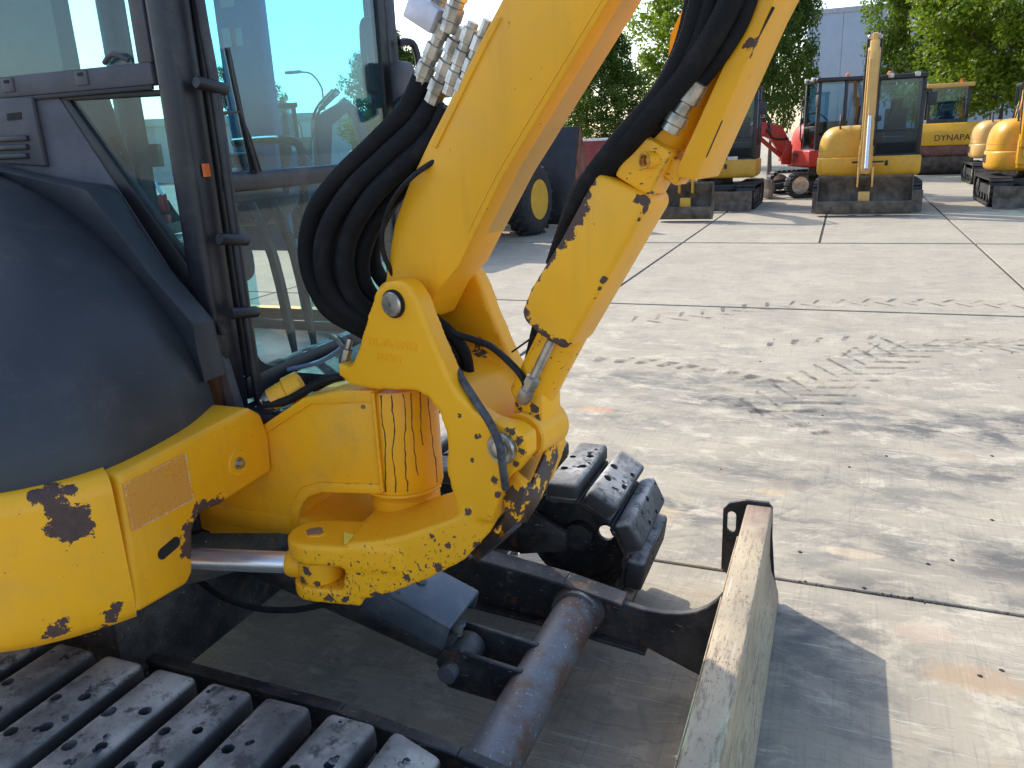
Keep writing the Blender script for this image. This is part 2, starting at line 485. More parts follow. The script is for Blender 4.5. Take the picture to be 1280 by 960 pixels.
for (px, py, r, sx_, sy_, c_) in [(745, 512, .13, 1.5, .6, (.52, .25, .13)), (1220, 850, .16, 1.6, .8, (.36, .24, .14)), (800, 640, .2, 1.5, .9, (.46, .36, .20)), (965, 615, .1, 1.4, .7, (.45, .33, .18)), (920, 640, .13, 1.6, .8, (.42, .32, .25)), (890, 556, .16, 1.5, .6, (.42, .36, .28)), (1118, 600, .1, 1.6, .75, (.22, .2, .17)), (1040, 594, .1, 1.7, .6, (.28, .26, .22)), (1150, 790, .15, 1.2, .7, (.44, .34, .26)), (1060, 690, .12, 1.8, .6, (.50, .40, .28))]:
    m = smear(onZ(px, py), r, sx_, sy_)
    m = n.smooth(n.math('ADD', m, n.math('MULTIPLY', n.math('SUBTRACT', spn, .5), 2.6)), .42, .80)
    base = n.mix(n.math('MULTIPLY', m, .52), base, c_)
broom = n.noise(1.0, 3, .6, n.vmap(v, (95, 3, 1)))
broom2 = n.noise(1.0, 3, .6, n.vmap(v, (6, 110, 1)))
base = n.mix(n.math('MULTIPLY', n.smooth(broom, .52, .72), .30), base, (.16, .15, .132))
base = n.mix(n.math('MULTIPLY', n.smooth(broom2, .56, .72), .22), base, (.17, .16, .142))
base = n.mix(n.math('MULTIPLY', n.smooth(n.noise(65, 3), .70, .75), .8), base, (.12, .11, .10))
n.set(Base_Color=base, Roughness=.85, Specular_IOR_Level=.3, Normal=n.bump(n.math('ADD', n.math('MULTIPLY', broom, .6), n.noise(8, 6)), .28, .006))
M['concrete'] = n.mat
n = NT('joint_dirt'); n.set(Base_Color=n.mix(n.noise(8, 5), (.02, .019, .018), (.06, .056, .05)), Roughness=.95)
M['joint'] = n.mat

gnd = MB().add([(-400, -60, -.014), (400, -60, -.014), (400, 700, -.014), (-400, 700, -.014)], [(0, 1, 2, 3)]).build('ground', M['joint'])
tag(gnd, 'pale concrete yard ground', kind='structure')
XJ1 = [-26.27 + 4 * i for i in range(0, 12)]          # ... -2.27, 1.73 ...
XJ2 = [-26.27 + 2 * i for i in range(0, 24)]
YJ = [-7.1, -2.13, 2.805, 7.8, 12.65, 17.6, 22.5, 27.5, 34.0]
gap = .034
YG = {12.65: .09, 7.8: .045, 2.805: .018, 17.6: .08}
for j in range(len(YJ) - 1):
    xs = XJ1 if YJ[j] < 12 else XJ2
    for i in range(len(xs) - 1):
        if xs[i] > 12 or xs[i] < -27:
            continue
        dz = random.uniform(-.002, .002)
        b = MB().bb(xs[i] + gap / 2, xs[i + 1] - gap / 2, YJ[j] + YG.get(YJ[j], .03) / 2, YJ[j + 1] - YG.get(YJ[j + 1], .03) / 2, -.03, dz)
        b.build('slab', M['concrete'], gnd, bevel=.004, seg=1)
# outer paving beyond the slabs
outer = MB()
outer.add([(-400, 34.02, -.006), (400, 34.02, -.006), (400, 700, -.006), (-400, 700, -.006)], [(0, 1, 2, 3)])
outer.add([(-400, -60, -.006), (-26.3, -60, -.006), (-26.3, 34, -.006), (-400, 34, -.006)], [(0, 1, 2, 3)])
outer.add([(17.75, -60, -.006), (400, -60, -.006), (400, 34, -.006), (17.75, 34, -.006)], [(0, 1, 2, 3)])
outer.build('paving', M['concrete'], gnd)

# tyre prints pressed in dust
n = NT('tyre_print')
tr = n.N('ShaderNodeBsdfTransparent'); ms = n.N('ShaderNodeMixShader')
n.set(Base_Color=(.085, .083, .08), Roughness=.9, Specular_IOR_Level=.1)
n.L(n.math('MULTIPLY', n.smooth(n.noise(9, 6, .7), .36, .62), .58), ms.inputs[0]); n.L(tr.outputs[0], ms.inputs[1]); n.L(n.b.outputs[0], ms.inputs[2]); n.L(ms.outputs[0], n.out.inputs[0])
M['print'] = n.mat
def tread(path_px, width, pitch, slant, both=True, ln=.55, th=.035):
    P = spline([onZ(*p) for p in path_px], 40)
    m = MB(); acc = 0; k = 0
    for i in range(1, len(P)):
        acc += (P[i] - P[i - 1]).length
        if acc >= pitch:
            acc = 0; k += 1
            d = (P[i] - P[i - 1]).normalized(); nn = V((-d.y, d.x, 0))
            for sgn in ((1, -1) if both else (1,)):
                o = P[i] + d * (pitch * .5 if sgn < 0 else 0) + V((0, 0, .0046))
                a = o + nn * sgn * width * (.5 - ln) * .5; b = o + nn * sgn * width * .5 + d * slant
                e = d * th * random.uniform(.7, 1.2)
                m.add([a - e * .6, b - e, b + e, a + e * .6], [(0, 1, 2, 3)])
    o = m.build('tyre_print', M['print'], gnd); tag(o, kind='stuff')
tread([(930, 530), (1010, 490), (1070, 460), (1140, 430)], .52, .19, .2, th=.03)
tread([(1020, 452), (1090, 440), (1170, 432), (1280, 428)], .3, .22, .28, th=.022)
tread([(1130, 424), (1190, 428), (1280, 436)], .3, .2, .25, th=.02)
tread([(760, 405), (860, 395), (980, 382), (1130, 378), (1270, 382)], .35, .22, .12, th=.025)
tread([(720, 452), (800, 455), (900, 470), (960, 482)], .3, .15, .05, both=False, th=.05)
tread([(860, 495), (920, 510), (980, 530), (1025, 545)], .2, .15, .04, both=False, th=.04)
tread([(930, 437), (1020, 428), (1110, 423)], .25, .2, .1, both=False, th=.03)

# small dirt lumps
mdirt = plain('dirt_lump', (.035, .03, .028), .95)
lump = MB().lathe((0, 0, -.003), (0, 0, 1), [(0, .013), (.007, .015), (.013, .007)], 7).mesh('dirt_lump')
dl = MB()
for k in range(120):
    x, y = random.uniform(-.6, 3.2), random.uniform(1.9, 7.5)
    s_ = random.choice((.15, .2, .3, .5)) * random.uniform(.6, 1.1)
    dl.lathe((x, y, -.003), (random.uniform(-.3, .3), random.uniform(-.3, .3), 1), [(0, .012 * s_), (.006 * s_, .016 * s_), (.014 * s_, .006 * s_)], 6)
for k in range(90):
    x = random.uniform(-.1, 1.2) if k < 60 else random.uniform(.25, .6); s_ = random.uniform(.12, .4)
    dl.lathe((x, 2.805 + random.gauss(0, .008), -.003), (random.uniform(-.3, .3), random.uniform(-.3, .3), 1), [(0, .012 * s_), (.006 * s_, .016 * s_), (.014 * s_, .006 * s_)], 6)
for px, py in [(1108, 570), (1240, 650), (1240, 570), (1190, 700), (1160, 705), (1000, 690), (1080, 735), (905, 410), (1252, 838), (1225, 845)]:
    p = onZ(px, py); dl.lathe((p.x, p.y, -.003), (.1, .2, 1), [(0, .007), (.004, .009), (.007, .003)], 7)
tag(dl.build('dirt', mdirt), 'small dark crumbs of dirt scattered over the concrete', 'dirt', kind='stuff')

# ================================================================== FOREGROUND EXCAVATOR
ex = thing('excavator', 'large yellow excavator with black hood, cab and cream dozer blade in the foreground', 'excavator', (-1.78, 1.68, 0))

def plate_with_hole(outer, hole, y, th):
    bm = bmesh.new()
    lo = [bm.verts.new((x, y, z)) for x, z in outer]; hi = [bm.verts.new((x, y, z)) for x, z in hole]
    es = [bm.edges.new((lo[i], lo[(i + 1) % len(lo)])) for i in range(len(lo))] + [bm.edges.new((hi[i], hi[(i + 1) % len(hi)])) for i in range(len(hi))]
    bmesh.ops.triangle_fill(bm, edges=es, use_beauty=True)
    r = bmesh.ops.extrude_face_region(bm, geom=bm.faces[:])
    bmesh.ops.translate(bm, verts=[e for e in r['geom'] if isinstance(e, bmesh.types.BMVert)], vec=(0, th, 0))
    bmesh.ops.recalc_face_normals(bm, faces=bm.faces)
    me = bpy.data.meshes.new('end_plate'); bm.to_mesh(me); bm.free(); return me

# ---- tracks (> shoe, idler, track_frame)
TXF, TXR, TR_, TZ = -.78, -2.80, .255, .268
def shoe_variant(seed):
    rnd = random.Random(seed)
    me0 = MB().box((0, 0, 0), (.112, .385, .062)).mesh('shoe_pad', bevel=.017, seg=3)
    tmp = bpy.data.objects.new('tmp', me0); col.objects.link(tmp)
    cutm = MB()
    for sx_ in (-1, 1):
        for sy_ in (-1, 1):
            if rnd.random() < .12:
                continue
            cutm.lathe((sx_ * .027 + rnd.uniform(-.004, .004), sy_ * .05 + sx_ * .012, .004 + rnd.uniform(0, .012)), (rnd.uniform(-.25, .25), rnd.uniform(-.25, .25), 1), [(0, .010), (.03, .0125 * rnd.uniform(.9, 1.35)), (.1, .03)], rnd.choice((7, 9, 10)))
    for k in range(rnd.choice((3, 4, 5))):                       # torn and gouged rubber
        x, y = rnd.uniform(-.05, .05), rnd.uniform(-.17, .17); a = rnd.uniform(0, 6.28)
        for q in range(rnd.choice((1, 2, 3))):
            cutm.lathe((x + q * .009 * math.cos(a), y + q * .009 * math.sin(a), .0225 + rnd.uniform(0, .004)), (rnd.uniform(-.4, .4), rnd.uniform(-.4, .4), 1), [(0, .003), (.006, rnd.uniform(.005, .010)), (.03, .014)], rnd.choice((5, 6, 7)))
    for k in range(3):                                           # worn edges
        sg = rnd.choice((-1, 1)); y = rnd.uniform(-.17, .17)
        cutm.lathe((sg * .060, y, .020), (sg * .9, 0, 1), [(0, .003), (.012, rnd.uniform(.008, .018)), (.03, .02)], 6)
    cut = bpy.data.objects.new('cut', cutm.mesh('cut')); col.objects.link(cut)
    md = tmp.modifiers.new('b', 'BOOLEAN'); md.operation = 'DIFFERENCE'; md.object = cut; md.solver = 'EXACT'; md.use_self = True
    me = evaluated(tmp, 'shoe')
    me.materials.clear(); me.materials.append(M['rubber'])
    me.set_sharp_from_angle(angle=math.radians(40))
    bpy.data.objects.remove(tmp); bpy.data.objects.remove(cut)
    return me
SHOES = [shoe_variant(k) for k in range(7)]
plate_me = MB().box((0, 0, 0), (.118, .36, .016)).box((-.03, 0, .0), (.03, .36, .026)).mesh('shoe_plate', bevel=.004, seg=1)
plate_me.materials.append(M['frame'])

Ltop = TXF - TXR
per = 2 * Ltop + 2 * math.pi * TR_
NS = round(per / .149)
def track_at(u):
    u = u % per
    if u < Ltop:
        return V((TXR + u, 0, TZ + TR_)), 0.0
    u -= Ltop
    if u < math.pi * TR_:
        a = u / TR_; return V((TXF + TR_ * math.sin(a), 0, TZ + TR_ * math.cos(a))), a
    u -= math.pi * TR_
    if u < Ltop:
        return V((TXF - u, 0, TZ - TR_)), math.pi
    u -= Ltop
    a = u / TR_; return V((TXR - TR_ * math.sin(a), 0, TZ - TR_ * math.cos(a))), math.pi + a
idl = MB()
def make_track(yc, phase):
    tk = MB()
    # carrier belt under the shoes
    ring = []
    for k in range(72):
        p, a = track_at(per * k / 72); nrm = V((math.sin(a), 0, math.cos(a)))
        q = p - nrm * .042; r = p - nrm * .075
        ring.append([V((q.x, yc - .07, q.z)), V((q.x, yc + .07, q.z)), V((r.x, yc + .07, r.z)), V((r.x, yc - .07, r.z))])
    ring.append(ring[0])
    tk.loft(ring, True, False)
    t = tk.build('track', M['frame'], ex, angle=30)
    for k in range(NS):
        p, a = track_at(per * (k + phase) / NS)
        mt = Matrix.Translation(V((p.x, yc, p.z))) @ Matrix.Rotation(a, 4, 'Y')
        o = bpy.data.objects.new('shoe', SHOES[(k * 3 + int(yc)) % 7]); col.objects.link(o); o.parent = t
        j = Matrix.Rotation(random.uniform(-.02, .02), 4, 'Z')
        o.matrix_local = mt @ Matrix.Translation((0, 0, -.019)) @ j
        o2 = bpy.data.objects.new('shoe_plate', plate_me); col.objects.link(o2); o2.parent = t
        o2.matrix_local = mt @ Matrix.Translation((0, 0, -.056))
    # idler: rim, web with lightening holes, hub
    im = MB()
    im.lathe((TXF, yc - .035, TZ), (0, 1, 0), [(0, .165), (0, .185), (.07, .185), (.07, .165), (0, .165)], 40, 0, False)
    hole = [(TXF + .092 + .029 * math.cos(2 * math.pi * k / 18), TZ + .012 + .029 * math.sin(2 * math.pi * k / 18)) for k in range(18)]
    disc = [(TXF + .172 * math.cos(2 * math.pi * k / 40), TZ + .172 * math.sin(2 * math.pi * k / 40)) for k in range(40)]
    wo_ = link('idler_web', plate_with_hole(disc, hole, yc - .008, .016), M['frame'], t)
    im.lathe((TXF, yc - .05, TZ), (0, 1, 0), [(0, .03), (0, .05), (.1, .05), (.1, .03)], 24)
    im.build('idler', M['frame'], t)
    fm = MB()
    fm.bb(TXR + .05, TXF - .19, yc - .10, yc + .10, .20, .40)
    fm.prism([V((TXF - .2, yc - .11, .20)), V((TXF - .02, yc - .11, .24)), V((TXF - .02, yc - .11, .31)), V((TXF - .2, yc - .11, .40))], (0, .03, 0))
    fm.prism([V((TXF - .2, yc + .08, .20)), V((TXF - .02, yc + .08, .24)), V((TXF - .02, yc + .08, .31)), V((TXF - .2, yc + .08, .40))], (0, .03, 0))
    for k in range(4):
        fm.lathe((TXR + .45 + k * .4, yc - .09, .15), (0, 1, 0), [(0, .07), (.18, .07)], 18)
    fm.build('track_frame', M['frame'], t, bevel=.008)
    return t
make_track(.90, .30)
make_track(2.46, .55)

# ---- undercarriage centre, swing bearing
um = MB()
um.bb(-2.4, -1.58, 1.20, 2.16, .26, .56)
um.bb(-2.5, -1.9, 1.02, 1.28, .36, .50); um.bb(-2.5, -1.9, 2.08, 2.35, .36, .50)
um.build('carbody', M['frame'], ex, bevel=.012)
MB().lathe((-1.78, 1.68, .5), (0, 0, 1), [(0, .33), (.14, .33), (.14, .31), (.2, .31)], 48).build('swing_bearing', M['frame'], ex)

# ---- dozer blade
BY0, BY1 = .70, 2.655
sec = [(-.236, .363), (-.152, .363), (-.149, .33), (-.152, .26), (-.150, .18), (-.140, .10), (-.124, .05), (-.124, .0), (-.140, .0), (-.150, .05), (-.176, .12), (-.186, .2), (-.188, .285), (-.236, .292)]
bl_ = MB().prism([V((x, BY0, z + .004)) for x, z in sec], (0, BY1 - BY0 - .012, 0)).build('blade', M['blade'], ex, bevel=.007, seg=2)
MB().prism([V((-.152, BY0 + .01, .155)), V((-.116, BY0 + .01, .05)), V((-.112, BY0 + .01, .004)), V((-.121, BY0 + .01, .004)), V((-.124, BY0 + .01, .05)), V((-.158, BY0 + .01, .155))], (0, BY1 - BY0 - .03, 0)).build('cutting_edge', M['blade'], bl_, bevel=.002, seg=1)
MB().prism([V((-.242, BY0, .30)), V((-.2365, BY0, .30)), V((-.2365, BY0, .355)), V((-.242, BY0, .355))], (0, 1.72, 0)).build('stiffener', M['blade'], bl_, bevel=.003, seg=1)
# end plate with slotted lifting eye
out = [(-.315, .10), (-.315, .335), (-.295, .36), (-.24, .378), (-.165, .378), (-.150, .36), (-.146, .25), (-.132, .10), (-.118, .03), (-.20, .03), (-.25, .04)]
slot = []
for k in range(9):
    a = math.pi * k / 8; slot.append((-.285 + .015 * math.cos(a), .315 + .015 * math.sin(a)))
for k in range(9):
    a = math.pi + math.pi * k / 8; slot.append((-.285 + .015 * math.cos(a), .265 + .015 * math.sin(a)))
for yy in (BY1 - .012, BY0 - .001):
    link('end_plate', plate_with_hole(out, slot, yy, .013), M['frame'], bl_)

# ---- blade arms, cross tube, blade cylinder
def blade_arm(yc, fw):
    m = MB()
    top = [(-1.75, .36), (-1.0, .352), (-.70, .315), (-.52, .277), (-.46, .268), (-.40, .268), (-.35, .276), (-.31, .291), (-.28, .310), (-.255, .335), (-.238, .36)]
    bot = [(-.236, .06), (-.32, .09), (-.45, .14), (-.7, .17), (-1.0, .19), (-1.75, .2)]
    m.prism([V((x, yc - .012, z)) for x, z in top + bot], (0, .024, 0))
    # top flange strips
    for (x0, z0), (x1, z1) in zip(top[:4], top[1:4]):
        m.bar((x0, yc, z0 + .006), (x1, yc, z1 + .006), fw, .012)
    for (x0, z0), (x1, z1) in zip(bot[2:], bot[3:]):
        m.bar((x0, yc, z0 - .006), (x1, yc, z1 - .006), fw, .012)
    return m.build('blade_arm', M['frame'], ex, bevel=.003, seg=1)
blade_arm(2.05, .075); blade_arm(1.285, .034)
ct = MB().tube([(-.66, 1.315, .235), (-.66, 2.035, .235)], .066, 28).build('cross_tube', M['tube'], ex)
MB().lathe((-.66, 2.0, .235), (0, 1, 0), [(0, .0665), (0, .076), (.045, .082), (.045, .06)], 28).build('weld_collar', M['tube'], ct)
for yy in (1.615, 1.735):
    MB().prism([V((-.90, yy, .20)), V((-.93, yy, .27)), V((-.90, yy, .325)), V((-.68, yy, .30)), V((-.66, yy, .18))], (0, .016, 0)).build('cylinder_lug', M['frame'], ex, bevel=.003, seg=1)
bc = MB().tube([(-1.75, 1.68, .5), (-.90, 1.68, .285)], .05, 20).build('blade_cylinder', M['frame'], ex)
MB().lathe((-.875, 1.632, .27), (0, 1, 0), [(0, .045), (.09, .045)], 20).build('cylinder_eye', M['frame'], bc)
MB().lathe((-.885, 1.585, .262), (0, 1, 0), [(0, .026), (.20, .026)], 16).build('pin', M['tube'], bc)
MB().lathe((-.90, 1.69, .32), (.1, 0, 1), [(0, .018), (.03, .018), (.03, .024), (.04, .024)], 12).build('grease_collar', M['tube'], bc)
cv = MB()
cv.prism([V((-1.22, 1.585, .535)), V((-.865, 1.585, .40)), V((-.865, 1.775, .40)), V((-1.22, 1.775, .535))], (0, 0, .012))
cv.prism([V((-1.22, 1.585, .541)), V((-.865, 1.585, .406)), V((-.885, 1.575, .345)), V((-1.22, 1.575, .465))], (0, .010, 0))
cv.prism([V((-1.22, 1.769, .541)), V((-.865, 1.769, .406)), V((-.885, 1.779, .345)), V((-1.22, 1.779, .465))], (0, .010, 0))
cvo = cv.build('cylinder_cover', M['bluesteel'], ex, bevel=.004, seg=2)
MB().lathe((-1.0, 1.69, .455), (.35, 0, 1), [(0, .016), (.012, .016), (.014, .008)], 6).build('bolt', M['frame'], cvo)

# ================================================================== HOUSE (upper structure)
XF = -1.27
def fx(px, py, x=XF):
    return onX(px, py, x)
front_blobs = bl([(262, 645, .03), (248, 655, .032), (240, 668, .028), (238, 684, .026), (274, 636, .024), (290, 632, .016), (252, 640, .024)], fx, XF)
cornerpt = lambda px, py: onP(px, py, (-1.345, .94, 0), math.radians(48))
side_blobs = [(cornerpt(x, y), r) for x, y, r in [(85, 650, .036), (92, 660, .03), (68, 628, .026), (75, 640, .03), (60, 618, .025), (50, 615, .018), (86, 613, .012), (84, 688, .012), (72, 783, .02), (80, 778, .018), (60, 790, .012), (138, 765, .013), (146, 758, .012), (140, 775, .011), (132, 788, .012), (125, 795, .01), (2, 706, .006)]]
pa_front = paint('yellow_front_cover', blobs=front_blobs, edge=.12, erad=.004)
pa_side = paint('yellow_side_cover', blobs=side_blobs)
pa_frame = paint('yellow_frame', edge=.15, erad=.004, dirt=.4)

fp = [(148, 594), (312, 509), (328, 517), (338, 545), (341, 590), (275, 632), (252, 641), (243, 660), (243, 715), (236, 731), (172, 768)]
fc_ = MB().prism([fx(*p) for p in fp], (-.16, 0, 0)).build('front_cover', pa_front, ex, bevel=.014, seg=3)
# recess with bolt, slot, worn decal
pb = fx(298, 579)
MB().lathe(pb + V((.0005, 0, 0)), (1, 0, 0), [(-.002, .034), (.002, .031), (.0025, .024), (.001, .018)], 28).build('bolt_recess', pa_front, fc_)
MB().lathe(pb + V((.001, 0, 0)), (1, 0, 0), [(0, .015), (.005, .014), (.005, .009), (.012, .009), (.013, .006)], 14).build('bolt', M['steel'], fc_)
ps = fx(211, 685)
sl = MB()
ring = []
for k in range(12):
    a = math.pi * k / 11 - math.pi / 2; ring.append(ps + V((.002, .018 + .013 * math.cos(a), .003 + .013 * math.sin(a))))
for k in range(12):
    a = math.pi * k / 11 + math.pi / 2; ring.append(ps + V((.002, -.018 + .013 * math.cos(a), -.003 + .013 * math.sin(a))))
sl.prism(ring, (-.004, 0, 0)); sl.build('drain_slot', M['hole'], fc_)
n = NT('worn_decal')
ed = n.noise(40, 6, .7)
tr = n.N('ShaderNodeBsdfTransparent'); ms = n.N('ShaderNodeMixShader')
n.set(Base_Color=(.84, .42, .075), Roughness=.5)
n.L(n.math('MULTIPLY', n.smooth(ed, .2, .5), .5), ms.inputs[0]); n.L(tr.outputs[0], ms.inputs[1]); n.L(n.b.outputs[0], ms.inputs[2]); n.L(ms.outputs[0], n.out.inputs[0])
M['decal'] = n.mat
n = NT('decal_glue'); tr = n.N('ShaderNodeBsdfTransparent'); ms = n.N('ShaderNodeMixShader')
n.set(Base_Color=(.80, .55, .32), Roughness=.6)
n.L(n.math('MULTIPLY', n.smooth(n.noise(55, 6, .7), .38, .6), .7), ms.inputs[0]); n.L(tr.outputs[0], ms.inputs[1]); n.L(n.b.outputs[0], ms.inputs[2]); n.L(ms.outputs[0], n.out.inputs[0])
M['glue'] = n.mat
dq = [fx(154, 606, XF + .0022), fx(232, 566, XF + .0022), fx(242, 625, XF + .0022), fx(165, 665, XF + .0022)]
MB().prism(dq, (-.0004, 0, 0)).build('decal', M['decal'], fc_)
dr = MB()
cen = sum(dq, V()) / 4
for i in range(4):
    a, b = dq[i], dq[(i + 1) % 4]; k = .965
    wd = .95 if i in (0, 1, 3) else .92
    dr.add([a + V((.0007, 0, 0)), b + V((.0007, 0, 0)), cen + (b - cen) * wd + V((.0007, 0, 0)), cen + (a - cen) * wd + V((.0007, 0, 0))], [(0, 1, 2, 3)])
dr.build('decal_glue', M['glue'], fc_)

# rounded side cover, swept round the corner
plan = [(-1.272, 1.024), (-1.285, 1.002), (-1.315, .955), (-1.355, .905), (-1.41, .855), (-1.48, .815), (-1.58, .785), (-1.75, .765), (-2.1, .76), (-2.45, .80), (-2.65, .95), (-2.74, 1.2), (-2.76, 1.68), (-2.74, 2.1), (-2.65, 2.4), (-2.45, 2.56), (-2.1, 2.6), (-1.5, 2.6)]
plan = [V((x, y, 0)) for x, y in plan]
def sweep(plan, prof):
    rings = []
    for i, p in enumerate(plan):
        d = (plan[min(i + 1, len(plan) - 1)] - plan[max(i - 1, 0)]).normalized()
        inn = V((d.y, -d.x, 0))                       # towards the machine's centre
        if inn.dot(V((-1.9, 1.68, 0)) - p) < 0:
            inn = -inn
        rings.append([p + inn * o + V((0, 0, z)) for o, z in prof])
    return rings
prof = [(.09, .690), (.045, .692), (.018, .702), (.005, .725), (0, .76), (0, .98), (.004, 1.002), (.016, 1.016), (.05, 1.022), (.09, 1.022)]
MB().loft(sweep(spline(plan, 4), prof), False, False).build('side_cover', pa_side, ex, angle=60)
# house floor
MB().bb(-2.6, -1.62, 1.0, 2.5, .69, .75).build('house_floor', M['frame'], ex, bevel=.01)

# ---- hood (black plastic dome over the engine side)
HC = V((-2.1, 1.44, 1.015))
hp = [(-1.375, 1.43), (-1.33, 1.30), (-1.315, 1.18), (-1.315, 1.09), (-1.33, 1.02), (-1.365, .955), (-1.42, .895), (-1.50, .85), (-1.62, .82), (-1.80, .80), (-2.1, .795), (-2.45, .83), (-2.62, .96)]
hp = spline([V((x, y, 0)) for x, y in hp], 5)
hood = MB(); rings = []
for k in range(0, 25):
    ph = math.pi / 2 * k / 24
    c = math.cos(ph) ** (2 / 1.72); z = .595 * math.sin(ph) ** (2 / 1.72)
    rings.append([V((HC.x + (p.x - HC.x) * c, HC.y + (p.y - HC.y) * c, HC.z + z)) for p in hp])
# skirt at the bottom
rings = [[V((p.x, p.y, 1.0)) for p in hp]] + rings
hood.loft(rings, False, False)
hoodo = hood.build('hood', M['plastic'], ex, angle=70)

# moulded band between hood and cab
bo = [(0, 205), (50, 217), (100, 227), (136, 231), (150, 242), (175, 285), (212, 335), (266, 399), (275, 436), (283, 467)]
br_ = [(0, 214), (50, 225), (85, 232), (107, 237), (117, 250), (150, 292), (185, 340), (241, 405), (247, 442), (256, 477)]
bi = [(0, 219), (32, 239), (60, 257), (80, 272), (100, 292), (128, 319), (160, 352), (200, 400), (222, 432), (250, 478)]
rows = [[onY(*p, 1.53) + V((0, 0, 0)) for p in bo], [onY(*p, 1.47) for p in bo], [onY(*p, 1.395) for p in br_], [onY(*p, 1.42) for p in bi], [onY(*p, 1.53) for p in bi]]
rows = [[r[0] + V((-.6, 0, .0))] + r for r in rows]
bd = MB().loft(rows, False, False)
bd.add([r[-1] for r in rows], [(0, 1, 2, 3, 4)])
bdo = bd.build('hood_band', M['plastic'], ex, bevel=.004, seg=2, angle=30, bang=18)

# ---- main frame nose and swing post boss
FRY = 1.485
nose = [(326, 533), (378, 498), (425, 488), (466, 488), (478, 618), (402, 616), (384, 622), (374, 638), (373, 668), (262, 668), (240, 655), (255, 600)]
nz = MB().prism([onY(*p, FRY) for p in nose], (0, .20, 0)).build('frame_nose', pa_frame, ex, bevel=.008, seg=2)
rim_o = [(326, 533), (378, 498), (425, 488), (466, 488), (467, 503), (388, 506), (328, 545)]
MB().prism([onY(*p, FRY - .005) for p in rim_o], (0, .01, 0)).build('weld_rim', pa_frame, nz, bevel=.003, seg=2)
rim2 = [(373, 668), (374, 638), (384, 622), (402, 616), (478, 618), (477, 606), (398, 603), (376, 610), (363, 632), (361, 668)]
MB().prism([onY(*p, FRY - .006) for p in rim2], (0, .012, 0)).build('weld_rim', pa_frame, nz, bevel=.004, seg=2)
MB().bb(-1.5, -1.04, FRY - .003, FRY + .2, .668, .722).build('lower_web', pa_frame, nz, bevel=.006)
A = V((-.957, 1.585, 0))
pa_boss = paint('yellow_boss')
wb_ = spline([A + V((.097 * math.cos(a), .097 * math.sin(a), .812)) for a in [math.pi * (1.0 + k / 10) for k in range(11)]], 8)
mrun = plain('oil_run', (.05, .028, .016), .5)
bs = MB().lathe(A + V((0, 0, .805)), (0, 0, 1), [(0, .085), (0, .092), (.012, .096), (.25, .096), (.262, .092), (.262, .05)], 48).build('swing_post_boss', pa_boss, ex)
MB().tube(wb_, [.004 + .0015 * random.random() for _ in wb_], 8).build('weld_bead', pa_frame, bs, angle=80)
wv2 = spline([onY(466 + k * 1.2, 490 + k * 12.5, FRY - .004) for k in range(11)], 8)
MB().tube(wv2, [.004 + .0015 * random.random() for _ in wv2], 8).build('weld_bead', pa_frame, bs, angle=80)
rr_ = random.Random(5)
for k in range(10):
    a = math.radians(-140 + k * 14.5 + rr_.uniform(-4, 4)); z0_ = 1.064; z1_ = rr_.choice((.815, .82, .85, .93, .82)); P = []
    while z0_ > z1_:
        P.append(A + V((.0958 * math.cos(a), .0958 * math.sin(a), z0_))); z0_ -= .012; a += rr_.gauss(0, .016)
    MB().tube(P, [rr_.uniform(.0008, .0018) for _ in P], 6).build('oil_run', mrun, bs, angle=80)
for z_ in (1.035, .84):
    q = A + V((-.03, -.0935, z_))
    MB().lathe(q, (-.3, -1, 0), [(-.004, .008), (.004, .008), (.006, .005), (.012, .004)], 10).build('grease_nipple', M['steel'], bs)
MB().lathe(A + V((0, 0, .70)), (0, 0, 1), [(0, .07), (.06, .085), (.09, .085), (.10, .075)], 40).build('lower_boss', pa_frame, bs)

# ================================================================== SWING BRACKET (casting)
TH = math.radians(12)
U = V((math.cos(TH), -math.sin(TH), 0)); W_ = V((math.sin(TH), math.cos(TH), 0))
def FR(t, s, z):
    return A + U * t + W_ * s + V((0, 0, z))
def onS(px, py, s):
    return onP(px, py, A + W_ * s, -TH)
cb = MB()
ear = [(422, 454), (436, 460), (444, 446), (460, 392), (470, 362), (484, 351), (500, 350), (512, 358), (524, 380), (535, 412), (550, 447), (567, 485), (592, 514), (612, 527), (640, 533), (657, 547), (657, 571), (642, 590), (630, 602), (622, 627), (612, 655), (580, 640), (557, 585), (559, 559), (556, 538), (548, 515), (535, 498), (520, 489), (462, 487), (438, 482), (424, 470)]
en = [onS(*p, -.13) for p in ear]
cb.prism(en, W_ * .048)
cb.prism([onS(*p, -.13) + W_ * .215 for p in ear if not (p[0] > 611 and p[1] < 600)], W_ * .045)
# web over the boss and down the front, full width
web = [(424, 470), (450, 466), (520, 468), (560, 492), (586, 522), (606, 552), (622, 600), (612, 655), (570, 640), (557, 585), (559, 559), (556, 538), (548, 515), (535, 498), (520, 489), (462, 487), (438, 482)]
cb.prism([onS(*p, -.13) for p in web], W_ * .26)
